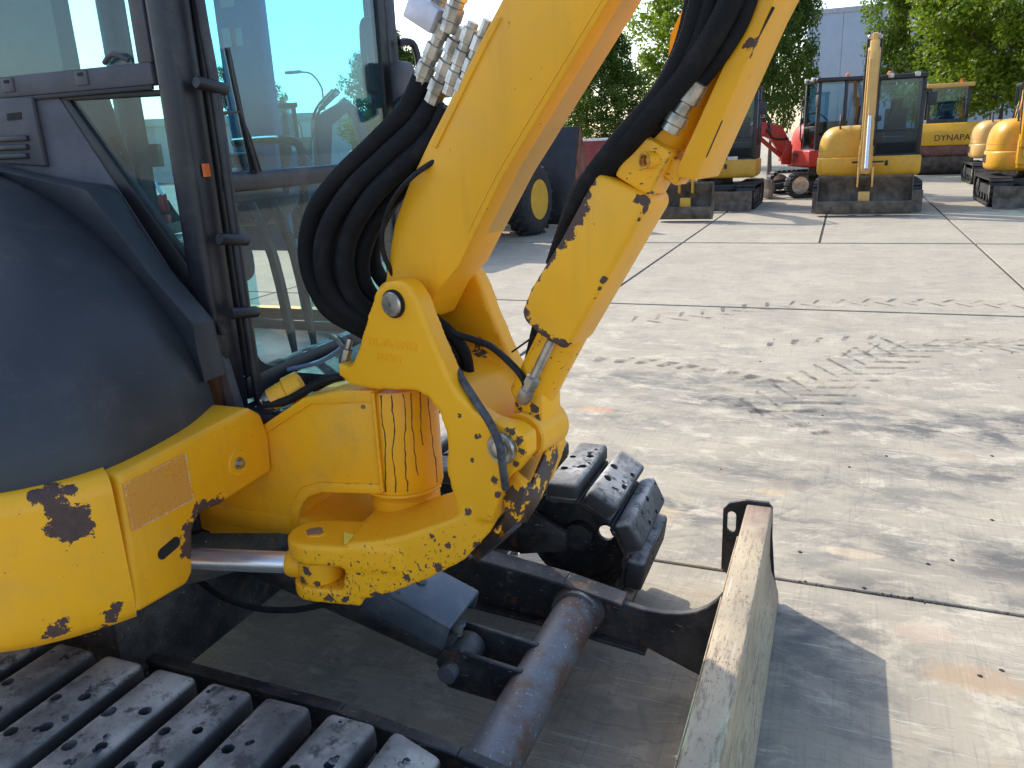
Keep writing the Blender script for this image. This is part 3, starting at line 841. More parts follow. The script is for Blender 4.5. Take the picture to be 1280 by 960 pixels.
# lower arm
ANG = math.atan2(.085, .45)
PN = V((-1.10, 1.315, 0))
arm = [(432, 680), (470, 677), (501, 671), (564, 650), (595, 632), (618, 615), (628, 640), (612, 667), (579, 702), (532, 726), (486, 743), (445, 752), (428, 752)]
an = [onP(*p, PN, ANG) for p in arm]
cb.prism(an, V((-math.sin(ANG), math.cos(ANG), 0)) * .19)
tips = []
PINA = V((-1.085, 1.385, 0))
def stadium(c, r, d, length, z0, z1):
    d = V(d).normalized(); q = V((-d.y, d.x, 0)); pts = []
    for k in range(13):
        a = math.pi / 2 + math.pi * k / 12
        pts.append(c + d * math.cos(a) * r + q * math.sin(a) * r)
    pts += [c + d * length - q * r * 1.05, c + d * length + q * r * 1.05]
    cb.prism([V((p.x, p.y, z0)) for p in pts], (0, 0, z1 - z0))
ad = V((math.cos(ANG), math.sin(ANG), 0))
stadium(PINA, .068, ad, .22, .700, .752)
stadium(PINA, .064, ad, .12, .602, .640)
# lower lug under the boss
cb.lathe(A + V((0, 0, .62)), (0, 0, 1), [(0, .10), (.075, .12)], 32)
co = cb.build('swing_bracket_raw', M['frame'])
rm = co.modifiers.new('r', 'REMESH'); rm.mode = 'VOXEL'; rm.voxel_size = .0055
sm = co.modifiers.new('s', 'SMOOTH'); sm.factor = .5; sm.iterations = 7
cast_me = evaluated(co, 'swing_bracket')
bpy.data.objects.remove(co)
for p in cast_me.polygons:
    p.use_smooth = True
cast_me.materials.clear()
def armp(px, py):
    return onP(px, py, PN, ANG)
random.seed(11)
ab = []
for (x, y, r) in [(548, 710, .012), (508, 722, .008), (560, 682, .007), (595, 682, .009), (540, 670, .006), (585, 640, .008), (605, 640, .006), (470, 745, .012), (432, 749, .009), (520, 733, .008), (410, 748, .010)]:
    ab.append((armp(x, y), r))
ab += [(onS(x, y, -.13), r) for x, y, r in [(596, 546, .006), (536, 389, .012), (530, 380, .008), (540, 402, .006), (590, 575, .005), (562, 470, .005), (575, 520, .005), (548, 430, .005), (556, 452, .006), (600, 545, .004), (640, 540, .008), (648, 550, .009), (652, 565, .008), (645, 580, .007), (634, 537, .006), (618, 600, .008), (622, 618, .009)]]
ab += [(onS(x, y, .085), r) for x, y, r in [(602, 446, .022), (606, 462, .020), (600, 430, .012), (618, 500, .008), (632, 490, .008), (612, 512, .009), (628, 470, .006)]]
# scattered chips only low on the arm
nt_ = NT('yellow_cast_bracket_chipped')
def cast_paint():
    n = nt_
    jag = (n.noise(150, 4, .7), n.noise(75, 5, .7))
    c = n.mix(n.smooth(n.noise(3, 3), .3, .75), YEL, tuple(k * .88 for k in YEL))
    mask = None
    for p, r in ab:
        d = n.math('ADD', n.dist(p), n.math('MULTIPLY', n.math('SUBTRACT', jag[0 if r < .009 else 1], .5), r * 3.6))
        m = n.math('LESS_THAN', d, r)
        mask = m if mask is None else n.math('MAXIMUM', mask, m)
    sx = n.N('ShaderNodeSeparateXYZ'); n.L(n.pos(), sx.inputs[0])
    low = n.math('SUBTRACT', 1.0, n.smooth(n.math('ADD', sx.outputs[2], n.math('MULTIPLY', sx.outputs[0], -.25)), .92, 1.20))
    sp = n.noise(1.0, 3, .65, n.vmap(n.pos(), (120, 120, 75), (0, .75, 0)))
    sp2 = n.noise(60, 5, .7)
    thr = n.math('SUBTRACT', .93, n.math('MULTIPLY', low, .315))
    m = n.math('GREATER_THAN', n.math('MAXIMUM', sp, n.math('ADD', sp2, -.005)), thr)
    mask = n.math('MAXIMUM', mask, m)
    rc = n.mix(n.noise(60, 5), RUST, (.12, .075, .055))
    n.set(Base_Color=n.mix(mask, c, rc), Roughness=n.math('ADD', .42, n.math('MULTIPLY', mask, .35)), Specular_IOR_Level=.4)
    n.set(Normal=n.bump(n.math('SUBTRACT', n.math('MULTIPLY', n.noise(70, 4), .35), n.math('MULTIPLY', mask, .6)), .3, .002))
cast_paint()
bracket = link('swing_bracket', cast_me, nt_.mat, ex)
# boom foot pin, cylinder foot pin, swing cylinder pin
pp = onS(491, 380, -.134)
MB().lathe(pp, -W_, [(-.01, .030), (.001, .030), (.001, .0265), (.004, .0265)], 32).build('pin_gap', M['hole'], bracket)
pn = MB().lathe(pp, -W_, [(-.01, .026), (.006, .0262), (.009, .0235), (.009, .004), (.006, .003)], 32).build('boom_foot_pin', M['steel'], bracket)
pc = onS(628, 560, -.134)
MB().lathe(pc, -W_, [(-.02, .033), (.006, .033), (.01, .03), (.01, .018), (.02, .017), (.022, .013)], 32).build('cylinder_foot_pin', M['steel'], bracket)
MB().lathe(PINA + V((0, 0, .748)), (0, 0, 1), [(0, .034), (.0035, .034), (.0035, .0)], 32).build('pin_ring', M['frame'], bracket)
MB().lathe(PINA + V((0, 0, .748)), (0, 0, 1), [(0, .029), (.006, .028), (.007, .0)], 32).build('swing_pin', paint('yellow_pin_worn', blobs=[(PINA + V((0, 0, .755)), .018)], chip=(.16, .10, .05)), bracket)
# yellow triangle sticker
tq = [V((*onZ(430, 665, .758).xy, .7575)), V((*onZ(458, 674, .758).xy, .7575)), V((*onZ(430, 680, .758).xy, .7575))]
MB().prism(tq, (0, 0, .0012)).build('triangle_sticker', M['ystick'], bracket)
# cast-in part number
def cast_text(txt, px, py, size, s):
    cu = bpy.data.curves.new('t', 'FONT'); cu.body = txt; cu.size = size; cu.extrude = .0012; cu.align_x = 'LEFT'
    o = bpy.data.objects.new('t', cu); col.objects.link(o)
    me = evaluated(o, 'cast_number'); bpy.data.objects.remove(o)
    p = onS(px, py, s)
    mt = Matrix(((U.x, 0, -W_.x, p.x), (U.y, 0, -W_.y, p.y), (0, 1, 0, p.z), (0, 0, 0, 1)))
    me.transform(mt); me.materials.clear()
    return link('cast_number', me, nt_.mat, bracket)
cast_text('22L-70-21552', 459, 430, .0255, -.1302)
cast_text('181551', 470, 449, .0255, -.1302)

# ---- swing cylinder
sc_eye = PINA + V((0, 0, .668))
r0 = onZ(180, 684, .70); r0 = V((-1.52, 1.27, .675))
pa_eye = paint('yellow_cylinder_eye', blobs=[(sc_eye + V((.0, -.055, .01)), .012), (sc_eye + V((-.02, -.052, -.022)), .014), (sc_eye + V((.02, -.05, -.02)), .008)], edge=.1)
scy = MB().lathe(sc_eye - V((0, 0, .030)), (0, 0, 1), [(0, .05), (.004, .055), (.056, .055), (.06, .05)], 32).build('swing_cylinder', pa_eye, ex)
dr_ = (r0 - sc_eye).normalized()
MB().lathe(sc_eye + dr_ * .035, dr_, [(0, .034), (.035, .034), (.045, .03), (.047, .02)], 24).build('rod_neck', pa_eye, scy)
MB().tube([sc_eye + dr_ * .08, r0], .026, 28).build('rod', M['chrome'], scy)
MB().lathe(sc_eye + dr_ * .40, dr_, [(0, .027), (0, .05), (.05, .05), (.3, .05)], 28).build('barrel', M['frame'], scy)
# ribbed hose hanging under the nose
pts = spline([onY(245, 722, 1.46), onY(275, 745, 1.48), onY(320, 760, 1.5), onY(370, 762, 1.52), onY(415, 752, 1.55), onY(450, 740, 1.58)], 12)
rib_path = []
for i in range(len(pts) - 1):
    rib_path += [pts[i].lerp(pts[i + 1], k / 3) for k in range(3)]
MB().tube(rib_path, [(.0095 if (i % 2) else .0065) for i in range(len(rib_path) + 1)], 12).build('corrugated_hose', M['rubberhose'], ex, angle=80)

# ================================================================== BOOM
pa_boom = paint('yellow_boom', blobs=[(onS(580, 105, -.09), .010), (onS(588, 115, -.09), .008)], edge=0, dirt=.12, rough=.45)
bo_ = [(481, 352), (486, 318), (492, 280), (510, 230), (536, 175), (600, 50), (626, 0), (760, -256), (888, -500), (1061, -500), (914, -256), (761, 0), (630, 218), (589, 300), (572, 335), (548, 362), (530, 400), (491, 415), (466, 396), (466, 370)]
BW = .056
bp = [onS(*p, -BW) for p in bo_]
boom = MB().prism(bp, W_ * (2 * BW)).build('boom', pa_boom, ex, bevel=.007, seg=2)
pa_under = paint('yellow_boom_pale_underside', base=(.66, .40, .12), dirt=.3, rough=.6)  # paler, less saturated yellow for the boom's underside plate
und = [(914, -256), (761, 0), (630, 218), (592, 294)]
MB().loft([[onS(*q, -BW + .009) + U * .0025 + V((0, 0, -.0015)) for q in und], [onS(*q, -BW) + W_ * (2 * BW - .009) + U * .0025 + V((0, 0, -.0015)) for q in und]], False, False).build('underside_plate', pa_under, boom)
wl_ = spline([onS(x - 7, y - 4, -BW - .0005) for x, y in [(800, -65), (761, 0), (700, 101), (630, 218), (592, 294)]], 60)
MB().tube(wl_, [.0012 + .0006 * random.random() for _ in wl_], 8).build('weld_bead', pa_boom, boom, angle=80)
# raised side edge flange along the lower face
MB().prism([p + W_ * (-.003) for p in [onS(*q, -BW) for q in [(540, 182), (600, 60), (622, 20), (628, 22), (606, 64), (546, 186)]]], W_ * .01).build('weld_bead', pa_boom, boom, bevel=.002, seg=1)
MB().prism([onS(*q, .09) for q in [(858, 0), (838, 42), (834, 78), (812, 118), (800, 150), (812, 150), (842, 100), (852, 40), (872, 0)]], W_ * .012).build('boom_side_plate', pa_boom, boom, bevel=.002)
MB().lathe(onS(491, 380, -.082), W_, [(0, .045), (.002, .05), (.162, .05), (.164, .045)], 32).build('foot_hub', pa_boom, boom)

# ---- boom cylinder
pa_cyl = paint('yellow_boom_cylinder', blobs=[(onS(x, y, -.045), r) for x, y, r in [(690, 505, .010), (665, 508, .008), (650, 512, .006), (705, 490, .01), (640, 515, .006), (672, 522, .007), (700, 512, .008), (713, 462, .008), (725, 440, .008), (658, 500, .008), (668, 512, .010), (680, 516, .010), (694, 518, .010), (708, 500, .010), (718, 478, .008), (645, 506, .008), (684, 498, .006)]], edge=.35, erad=.008, speck=.9)
c0 = onS(682, 460, 0); c1 = onS(848, 137, 0)
cdir = (c1 - c0).normalized()
foot = onS(628, 560, -.134) + W_ * .134
cyl0 = c0 - cdir * .075
bcyl = MB().lathe(cyl0, cdir, [(0, .040), (.0, .047), (1.35, .047), (1.35, .03)], 32).build('boom_cylinder', pa_cyl, ex)
MB().lathe(foot - W_ * .06, W_, [(0, .046), (.004, .05), (.106, .05), (.11, .046)], 32).build('cylinder_eye', pa_cyl, bcyl)
MB().bar(foot, cyl0 + cdir * .03, .085, .075).build('eye_shank', pa_cyl, bcyl, bevel=.015)
MB().lathe(cyl0 + cdir * 1.35, cdir, [(0, .026), (.5, .026)], 20).build('rod', M['chrome'], bcyl)
# guard plate with chipped borders
gpx = [(745, 215), (808, 246), (809, 260), (712, 430), (704, 438), (672, 418), (655, 402), (651, 390), (662, 362), (700, 300)]
chips = [(onS(x, y, -.078), r) for x, y, r in [(656, 400, .015), (668, 414, .014), (680, 423, .014), (694, 432, .016), (704, 434, .015), (652, 388, .012), (655, 376, .009), (663, 360, .007), (672, 345, .009), (680, 330, .011), (688, 318, .013), (698, 303, .016), (709, 288, .019), (719, 274, .018), (727, 260, .014), (734, 243, .010), (740, 228, .008), (806, 250, .014), (808, 262, .010), (800, 276, .006), (798, 248, .008), (786, 322, .008), (757, 352, .010), (750, 362, .005), (770, 340, .004), (745, 375, .005)]]
pa_guard = paint('yellow_chipped_guard', blobs=chips, rough=.4, dirt=.1)
gd = MB().prism([onS(*p, -.078) for p in gpx], W_ * .10)
gd.build('cylinder_guard', pa_guard, ex, bevel=.010, seg=3)
# hydraulic pipe and nut at the cylinder base
q0, q1 = onS(655, 497, -.06), onS(690, 425, -.058)
pd = (q1 - q0).normalized()
hp_ = MB().tube([q0, q0.lerp(q1, .5), q1], .0095, 16).build('pressure_pipe', M['steel'], bcyl)
MB().lathe(q0, pd, [(-.012, .012), (.0, .017), (.02, .017), (.022, .013), (.034, .013), (.036, .0165), (.052, .0165), (.056, .01)], 6).build('pipe_nut', M['steel'], bcyl)
# port block above the guard
pb_ = onS(806, 205, -.055)
rotm = Matrix((cdir, W_, cdir.cross(W_))).transposed()
MB().box(pb_ + W_ * .025, (.085, .07, .075), rotm).build('port_block', pa_cyl, bcyl, bevel=.006)
MB().box(onS(842, 212, -.04) + W_ * .02, (.042, .05, .04), rotm).build('port_block', pa_cyl, bcyl, bevel=.006)
pq = onS(812, 200, -.07)
MB().lathe(pq, (-W_ - U * .5), [(-.03, .014), (.012, .014), (.012, .010), (.002, .010), (.002, .0)], 20).build('port_boss', pa_cyl, bcyl)
f0, f1 = onS(837, 164, -.06), onS(866, 112, -.055)
fd = (f1 - f0).normalized()
MB().lathe(f0, fd, [(0, .0165), (.012, .0165), (.014, .019), (.030, .019), (.032, .014), (.05, .014), (.052, .02), (.085, .02), (.088, .016)], 12).build('hose_fitting', M['steel'], bcyl)
# rod guard channel
pa_chan = paint('yellow_rod_guard', blobs=[(onS(938, 55, -.05), .010), (onS(942, 70, -.05), .008), (onS(950, 50, -.05), .007)], edge=.12, erad=.003, rough=.42, dirt=.1)
chan = [(1160, -420), (943, 0), (927, 30), (845, 212), (848, 222), (868, 226), (958, 20), (968, 0), (1190, -420)]
ch = MB().prism([onS(*p, -.055) for p in chan], W_ * .115).build('rod_guard', pa_chan, ex, bevel=.004, seg=2)
for a_, b_ in [((963, 8), (943, 46)), ((936, 52), (908, 125)), ((898, 150), (878, 196))]:
    p0, p1 = onS(*a_, -.054) + W_ * .006, onS(*b_, -.054) + W_ * .006
    MB().bar(p0 + U * .002, p1 + U * .002, .0055, .006).build('guard_slot', M['hole'], ch)

# ================================================================== HOSES
def hose(pts, s, r, mat=None, name='hose', dx=0):
    if not isinstance(s, (list, tuple)):
        s = [s] * len(pts)
    P = [onS(x, y, ss) for (x, y), ss in zip(pts, s)]
    return MB().tube(P, r, 12, sub=8).build(name, mat or M['weave'], ex, angle=80)
# two thick hoses up the boom cylinder and their neighbours
hose([(660, 470), (690, 345), (722, 250), (768, 182), (822, 120), (856, 60), (874, 0), (884, -60)], [.03, .0, -.06, -.07, -.07, -.07, -.07, -.07], .016)
hose([(700, 330), (735, 245), (790, 180), (842, 112), (872, 55), (890, 0), (905, -60)], [0, -.045, -.06, -.07, -.07, -.07, -.07], .016)
hose([(734, 258), (758, 206), (800, 160), (850, 104), (888, 50), (914, 0), (938, -60)], [-.04, -.06, -.07, -.075, -.08, -.08, -.08], .019)
hose([(866, 112), (886, 88), (908, 58), (928, 22), (945, -30)], [-.055, -.055, -.06, -.06, -.06], .014)
hose([(735, 270), (760, 225), (800, 178), (835, 140)], [-.03, -.04, -.04, -.04], .018)
hose([(690, 330), (706, 282), (722, 240), (755, 196), (806, 138), (846, 72), (866, 0), (872, -60)], [-.02, -.03, -.04, -.045, -.05, -.05, -.05, -.05], .013)
# bundle from the boom's hose couplings down to the frame
hose([(528, 98), (508, 138), (470, 178), (425, 222), (394, 265), (384, 315), (396, 362), (430, 398), (478, 424)], [-.03, -.04, -.06, -.09, -.10, -.10, -.09, -.06, -.02], .0215)
hose([(545, 122), (520, 160), (478, 200), (438, 240), (410, 286), (404, 332), (420, 374), (462, 405), (500, 420)], [-.02, -.04, -.07, -.10, -.12, -.12, -.10, -.06, 0], .0215)
hose([(560, 135), (540, 172), (500, 210), (462, 250), (436, 296), (432, 340), (446, 376), (480, 400), (510, 410)], [-.02, -.03, -.06, -.09, -.10, -.10, -.08, -.04, 0], .021)
hose([(572, 140), (548, 185), (515, 222), (478, 262), (456, 305), (452, 342), (466, 372), (500, 395)], [.02, .02, 0, -.03, -.05, -.05, -.03, .02], .020)
hose([(535, 130), (500, 178), (458, 215), (418, 258), (398, 300), (398, 345), (420, 385), (470, 418)], [.03, .02, .0, -.02, -.03, -.03, -.02, .0], .0215)
hose([(555, 160), (528, 205), (498, 240), (474, 280), (466, 320), (478, 350), (505, 372)], [.04, .04, .03, .02, .01, .02, .04], .018)
hose([(384, 330), (392, 365), (410, 392), (440, 410), (470, 420)], [-.05, -.06, -.06, -.05, -.03], .012)
hose([(545, 200), (514, 222), (490, 252), (478, 288), (480, 318), (492, 345)], [-.05, -.075, -.08, -.08, -.07, -.05], .0055, M['rubberhose'], 'thin_hose')
hose([(565, 150), (535, 195), (492, 232), (455, 275), (440, 320), (446, 358), (468, 388), (500, 405)], [.05, .05, .04, .02, .0, .0, .02, .05], .022)
hose([(540, 150), (508, 190), (470, 226), (428, 268), (414, 310), (418, 352), (440, 388), (490, 412)], [.06, .06, .05, .04, .03, .03, .04, .06], .022)
# hoses within the bracket
hose([(508, 410), (535, 400), (558, 412), (580, 440), (586, 470)], [-.04, -.04, -.03, -.02, 0], .014)
hose([(545, 395), (565, 415), (590, 424), (612, 432), (634, 450), (652, 470), (662, 492)], [-.03, -.03, -.02, -.02, -.04, -.05, -.04], .0075, M['rubberhose'], 'thin_hose')
hose([(566, 455), (578, 475), (594, 500), (612, 528), (624, 555), (628, 580), (632, 610)], [-.08, -.10, -.115, -.135, -.165, -.165, -.13], .0085, M['taped'], 'taped_hose')
for k, (s0, r) in enumerate([(-.045, .015), (-.01, .016), (.025, .016), (.055, .014)]):
    hose([(478 + 5 * k, 410), (508 + 5 * k, 404), (534 + 4 * k, 412), (554 + 4 * k, 436), (570 + 4 * k, 466), (578 + 3 * k, 492)], s0, r)
# couplings
def coupling(a, b, s, k=1.0, name='hose_coupling'):
    p0, p1 = onS(*a, s), onS(*b, s); d = (p1 - p0); L = d.length
    pr = [(0, .017), (.02, .017), (.022, .0195), (.045, .0195), (.047, .0155), (.058, .0155), (.06, .0185), (.085, .0185), (.087, .014), (.10, .014), (.102, .018), (.128, .018), (.13, .012), (L, .012)]
    m = MB().lathe(p0, d, [(a_, r * k) for a_, r in pr if a_ < L] + [(L, .012 * k)], 8)
    return m.build(name, M['steel'], ex, angle=25)
coupling((524, 106), (560, 20), -.035)
coupling((541, 128), (578, 35), -.03, 1.1)
coupling((562, 118), (592, 28), -.035, .95)
coupling((572, 128), (610, 25), -.04, .85)
coupling((560, 40), (585, -40), -.04, 1.0)
coupling((540, 30), (565, -50), -.01, 1.0)
kp = [(513, -12), (548, 12), (536, 42), (502, 20)]
MB().prism([onS(*p, -.06) for p in kp], W_ * .03).build('hose_clamp_block', M['zinc'], ex, bevel=.004)
# wire tie
MB().tube([onS(640, 440, -.02), onS(668, 420, -.06)], .002, 6).build('wire', M['rubberhose'], ex)

# chipped hose guard under the cylinder foot
pa_hg = paint('rusty_hose_guard', blobs=[], base=(.10, .07, .055), rough=.7)
n = NT('rusty_guard_paint')
c = n.mix(n.math('GREATER_THAN', n.noise(26, 6, .65), .56), (.075, .05, .04), YEL)
n.set(Base_Color=c, Roughness=.65, Normal=n.bump(n.noise(40, 5), .3, .003)); M['rustguard'] = n.mat
hg = MB()
hg.loft([[onS(630, 600, -.10), onS(634, 640, -.10), onS(626, 672, -.09)], [onS(645, 585, -.105), onS(655, 612, -.105), onS(645, 652, -.10)], [onS(662, 605, -.08), onS(668, 630, -.07), onS(655, 650, -.06)], [onS(690, 540, .02), onS(694, 570, .02), onS(682, 602, .02)]], False, False)
hgo = hg.build('foot_guard', M['rustguard'], ex, angle=50)
so = hgo.modifiers.new('t', 'SOLIDIFY'); so.thickness = .008
MB().tube([onS(685, 535, .05), onS(690, 570, .04), onS(668, 612, 0), onS(640, 640, -.05), onS(620, 665, -.08)], .007, 8, sub=4).build('guard_rim', M['rustguard'], hgo)
MB().bar(onS(600, 690, -.02), onS(640, 655, -.02), .06, .03).build('bump_stop', M['frame'], ex, bevel=.006)

# ================================================================== CAB
CXF, CYR, CYL, CXB, CZ0, CZ1 = -1.40, 1.50, 2.52, -2.62, .93, 2.45
cabm = MB()
cabm.bb(CXF - .07, CXF, CYR, CYR + .085, CZ0, CZ1)                 # front right post
cabo = cabm.build('cab', M['cabblack'], ex, bevel=.018, seg=3)
def cpart(name, m, mat=None, bevel=.004, seg=2):
    return m.build(name, mat or M['cabblack'], cabo, bevel=bevel, seg=seg)
cpart('front_post', MB().bb(CXF - .06, CXF + .004, CYL - .07, CYL, CZ0, CZ1), bevel=.015)
cpart('rear_post', MB().bb(CXB, CXB + .08, CYR, CYR + .08, CZ0, CZ1), bevel=.015)
cpart('rear_post', MB().bb(CXB, CXB + .08, CYL - .08, CYL, CZ0, CZ1), bevel=.015)
cpart('roof', MB().bb(CXB - .02, CXF + .03, CYR - .01, CYL + .01, CZ1, CZ1 + .09), bevel=.03, seg=3)
cpart('roof_lining', MB().bb(CXB + .08, CXF - .08, CYR + .09, CYL - .09, CZ1 - .03, CZ1 - .002), M['lining'])
cpart('cab_floor', MB().bb(CXB, CXF, CYR + .03, CYL - .01, CZ0 - .05, CZ0 + .02))
cpart('rear_wall', MB().bb(CXB + .01, CXB + .05, CYR + .08, CYL - .08, CZ0, 1.55), M['cabgrey'])
cpart('rear_glass', MB().bb(CXB + .03, CXB + .036, CYR + .08, CYL - .08, 1.55, CZ1), M['glass'], bevel=0)
cpart('rear_trim', MB().bb(CXB + .045, CXB + .06, CYR + .09, 2.28, 1.5, CZ1 - .04), M['lining'], bevel=.006)
# front window: sash, middle bar, glass
zb0, zb1 = 1.512, 1.562
cpart('middle_bar', MB().bb(CXF - .03, CXF + .006, CYR + .085, CYL - .07, zb0, zb1), bevel=.012, seg=3)
cpart('bottom_rail', MB().bb(CXF - .05, CXF - .002, CYR + .085, CYL - .07, .985, 1.05), bevel=.012)
cpart('sash', MB().bb(CXF - .02, CXF + .002, CYR + .085, CYR + .118, 1.05, CZ1), M['darktrim'])
cpart('sash', MB().bb(CXF - .02, CXF + .002, CYL - .115, CYL - .07, 1.05, CZ1), M['darktrim'])
cpart('windscreen', MB().bb(CXF - .012, CXF - .007, CYR + .118, CYL - .115, zb1, CZ1), M['glass'], bevel=0)
cpart('lower_windscreen', MB().bb(CXF - .012, CXF - .007, CYR + .118, CYL - .115, 1.05, zb0), M['glassd'], bevel=0)
# rounded seal corner of the lower pane
cs = MB()
for k in range(6):
    a0, a1 = math.pi + math.pi / 2 * k / 6, math.pi + math.pi / 2 * (k + 1) / 6
    c = V((CXF - .012, CYR + .118 + .09, 1.05 + .09))
    cs.prism([c + V((0, .09 * math.cos(a0), .09 * math.sin(a0))), c + V((0, .09 * math.cos(a1), .09 * math.sin(a1))), V((c.x, CYR + .112, 1.045))], (.014, 0, 0))
cpart('seal_corner', cs, M['darktrim'], bevel=0)
# grab rail along the post with its clips
rp = [V((CXF + .026, CYR + .075, 1.93)), V((CXF + .03, CYR + .08, 1.74)), V((CXF + .03, CYR + .08, 1.2)), V((CXF + .03, CYR + .082, .97))]
cpart('grab_rail', MB().tube([V((CXF + .022, CYR + .07, 2.4))] + rp, .013, 12, sub=4), bevel=0)
for z_ in (1.75, 1.40, 1.22):
    cpart('rail_clip', MB().lathe((CXF + .032, CYR + .02, z_ + .012), (.1, 1, -.15), [(0, .012), (.006, .0145), (.085, .0145), (.09, .010)], 14), bevel=0)
cpart('marker_sticker', MB().bb(CXF + .0035, CXF + .0045, CYR + .03, CYR + .055, 1.555, 1.585), M['orange'], bevel=0)
# right wall
def wy(px, py, y=CYR):
    return onY(px, py, y)
cpart('window_bar', MB().bb(CXB + .06, CXF - .075, CYR + .002, CYR + .03, 1.762, 1.812), M['cabgrey'], bevel=.006)
cpart('window_bar_lip', MB().bb(CXB + .06, CXF - .075, CYR - .004, CYR + .004, 1.752, 1.762), M['darktrim'], bevel=.002)
for xx in (-1.94, -1.69):
    cpart('bar_tab', MB().bb(xx - .02, xx + .02, CYR - .002, CYR + .004, 1.775, 1.808), M['cabgrey'], bevel=.002)
    cpart('tab_slot', MB().bb(xx - .008, xx + .008, CYR - .004, CYR, 1.796, 1.803), M['hole'], bevel=0)
cpart('window_frame', MB().bb(CXF - .115, CXF - .072, CYR + .004, CYR + .03, 1.81, CZ1), M['cabgrey'], bevel=.005)
cpart('side_glass', MB().bb(CXB + .08, CXF - .10, CYR + .016, CYR + .021, 1.81, CZ1), M['glassd'], bevel=0)
cpart('sliding_glass', MB().bb(CXB + .08, -1.78, CYR + .028, CYR + .033, 1.815, CZ1), M['glassd'], bevel=0)
cpart('window_latch', MB().tube([(-1.62, CYR + .01, 1.82), (-1.58, CYR - .0, 1.835), (-1.545, CYR + .01, 1.82)], .006, 8, sub=4), M['cabgrey'], bevel=0)
tri = [(78, 126), (206, 119), (245, 350)]
cpart('quarter_glass', MB().prism([wy(*p) + V((0, .014, 0)) for p in [(72, 120), (208, 114), (248, 362)]], (0, .005, 0)), M['glassd'], bevel=0)
cpart('side_frame', MB().prism([wy(*p) + V((0, .006, 0)) for p in [(205, 108), (222, 106), (270, 420), (246, 358)]], (0, .03, 0)), M['darktrim'])
cpart('side_frame', MB().prism([wy(*p) + V((0, .006, 0)) for p in [(60, 119), (206, 111), (206, 119), (82, 126)]], (0, .03, 0)), M['darktrim'])
cpart('side_frame', MB().prism([wy(*p) + V((0, .006, 0)) for p in [(70, 120), (84, 126), (245, 350), (276, 420), (262, 420), (150, 250)]], (0, .03, 0)), M['darktrim'])
lowp = [(-140, 128), (62, 119), (72, 122), (155, 250), (268, 425), (298, 520), (298, 560), (-140, 560)]
cpart('side_panel', MB().prism([wy(*p) + V((0, .003, 0)) for p in lowp], (0, .028, 0)), M['cabgrey'])
# vent box on the side panel
vb = MB().prism([wy(*p, CYR - .012) for p in [(-60, 126), (38, 121), (56, 208), (-60, 200)]], (0, .014, 0))
cpart('vent_box', vb, M['cabgrey'], bevel=.005)
for k in range(3):
    y0 = 170 + k * 11
    cpart('vent_louvre', MB().prism([wy(*p, CYR - .022) for p in [(-30, y0 + 2), (31, y0 - 1), (33, y0 + 6), (-30, y0 + 9)]], (0, .012, 0)), M['cabblack'], bevel=.003)
cpart('vent_hole', MB().prism([wy(*p, CYR - .0135) for p in [(8, 142), (26, 140), (27, 149), (9, 151)]], (0, .003, 0)), M['hole'], bevel=0)
# left (door) side
cpart('door_post', MB().bb(-2.10, -1.905, CYL - .05, CYL, 1.25, CZ1), M['bluegrey'], bevel=.012)
cpart('door_stile', MB().bb(-1.50, -1.46, CYL - .04, CYL, 1.0, CZ1), bevel=.006)
cpart('door_panel', MB().bb(-2.55, -1.46, CYL - .04, CYL, CZ0, .985), M['cabgrey'], bevel=.01)
cpart('door_rail', MB().bb(-1.90, -1.50, CYL - .035, CYL - .005, 1.50, 1.535), bevel=.006)
cpart('door_glass', MB().bb(-1.905, -1.50, CYL - .02, CYL - .015, .985, CZ1), M['glass'], bevel=0)
cpart('rear_side_glass', MB().bb(-2.54, -2.10, CYL - .02, CYL - .015, .985, CZ1), M['glass'], bevel=0)
for (x0, y0, x1, y1, mt) in [(275, 0, 293, 8, 'sticker'), (277, 36, 290, 58, 'sticker'), (293, 36, 304, 57, 'sticker'), (289, 33, 297, 62, 'stickerp')]:
    a, b = onY(x0, y0, CYL - .052), onY(x1, y1, CYL - .052)
    cpart('warning_sticker', MB().bb(min(a.x, b.x), max(a.x, b.x), CYL - .0535, CYL - .0515 + (.0 if mt == 'sticker' else -.001), min(a.z, b.z), max(a.z, b.z)), M[mt], bevel=0)
# wiper on the windscreen
def wf(px, py, o=.012):
    return onX(px, py, CXF + o)
cpart('wiper', MB().tube([wf(322, 216), wf(303, 150), wf(293, 112), wf(285, 62)], [.006, .0055, .004, .003], 8), bevel=0)
cpart('wiper_blade', MB().bar(wf(284, 60, .004), wf(316, 214, .004), .006, .014), M['darktrim'], bevel=0)
cpart('wiper', MB().tube([wf(326, 214), wf(312, 170), wf(299, 140), wf(276, 141)], .0035, 8), bevel=0)
# mirror on the left post
cpart('mirror_arm', MB().tube([V((CXF + .02, CYL - .03, 1.93)), V((CXF + .05, CYL + .02, 1.92)), V((CXF + .06, CYL + .02, 1.78)), V((CXF + .02, CYL - .01, 1.74))], .012, 10, sub=6), bevel=0)
cpart('mirror', MB().box((CXF + .04, CYL - .06, 1.80), (.05, .10, .14)), M['cabgrey'], bevel=.02, seg=3)
cpart('work_lamp', MB().lathe((CXF + .03, CYL - .09, 1.73), (1, -.5, -.1), [(0, .02), (.03, .035), (.06, .04), (.065, .036)], 18), bevel=0)
cpart('inner_pull', MB().tube([V((-1.46, CYL - .06, 2.0)), V((-1.47, CYL - .1, 1.98)), V((-1.47, CYL - .1, 1.80)), V((-1.46, CYL - .06, 1.78))], .010, 8, sub=5), bevel=0)
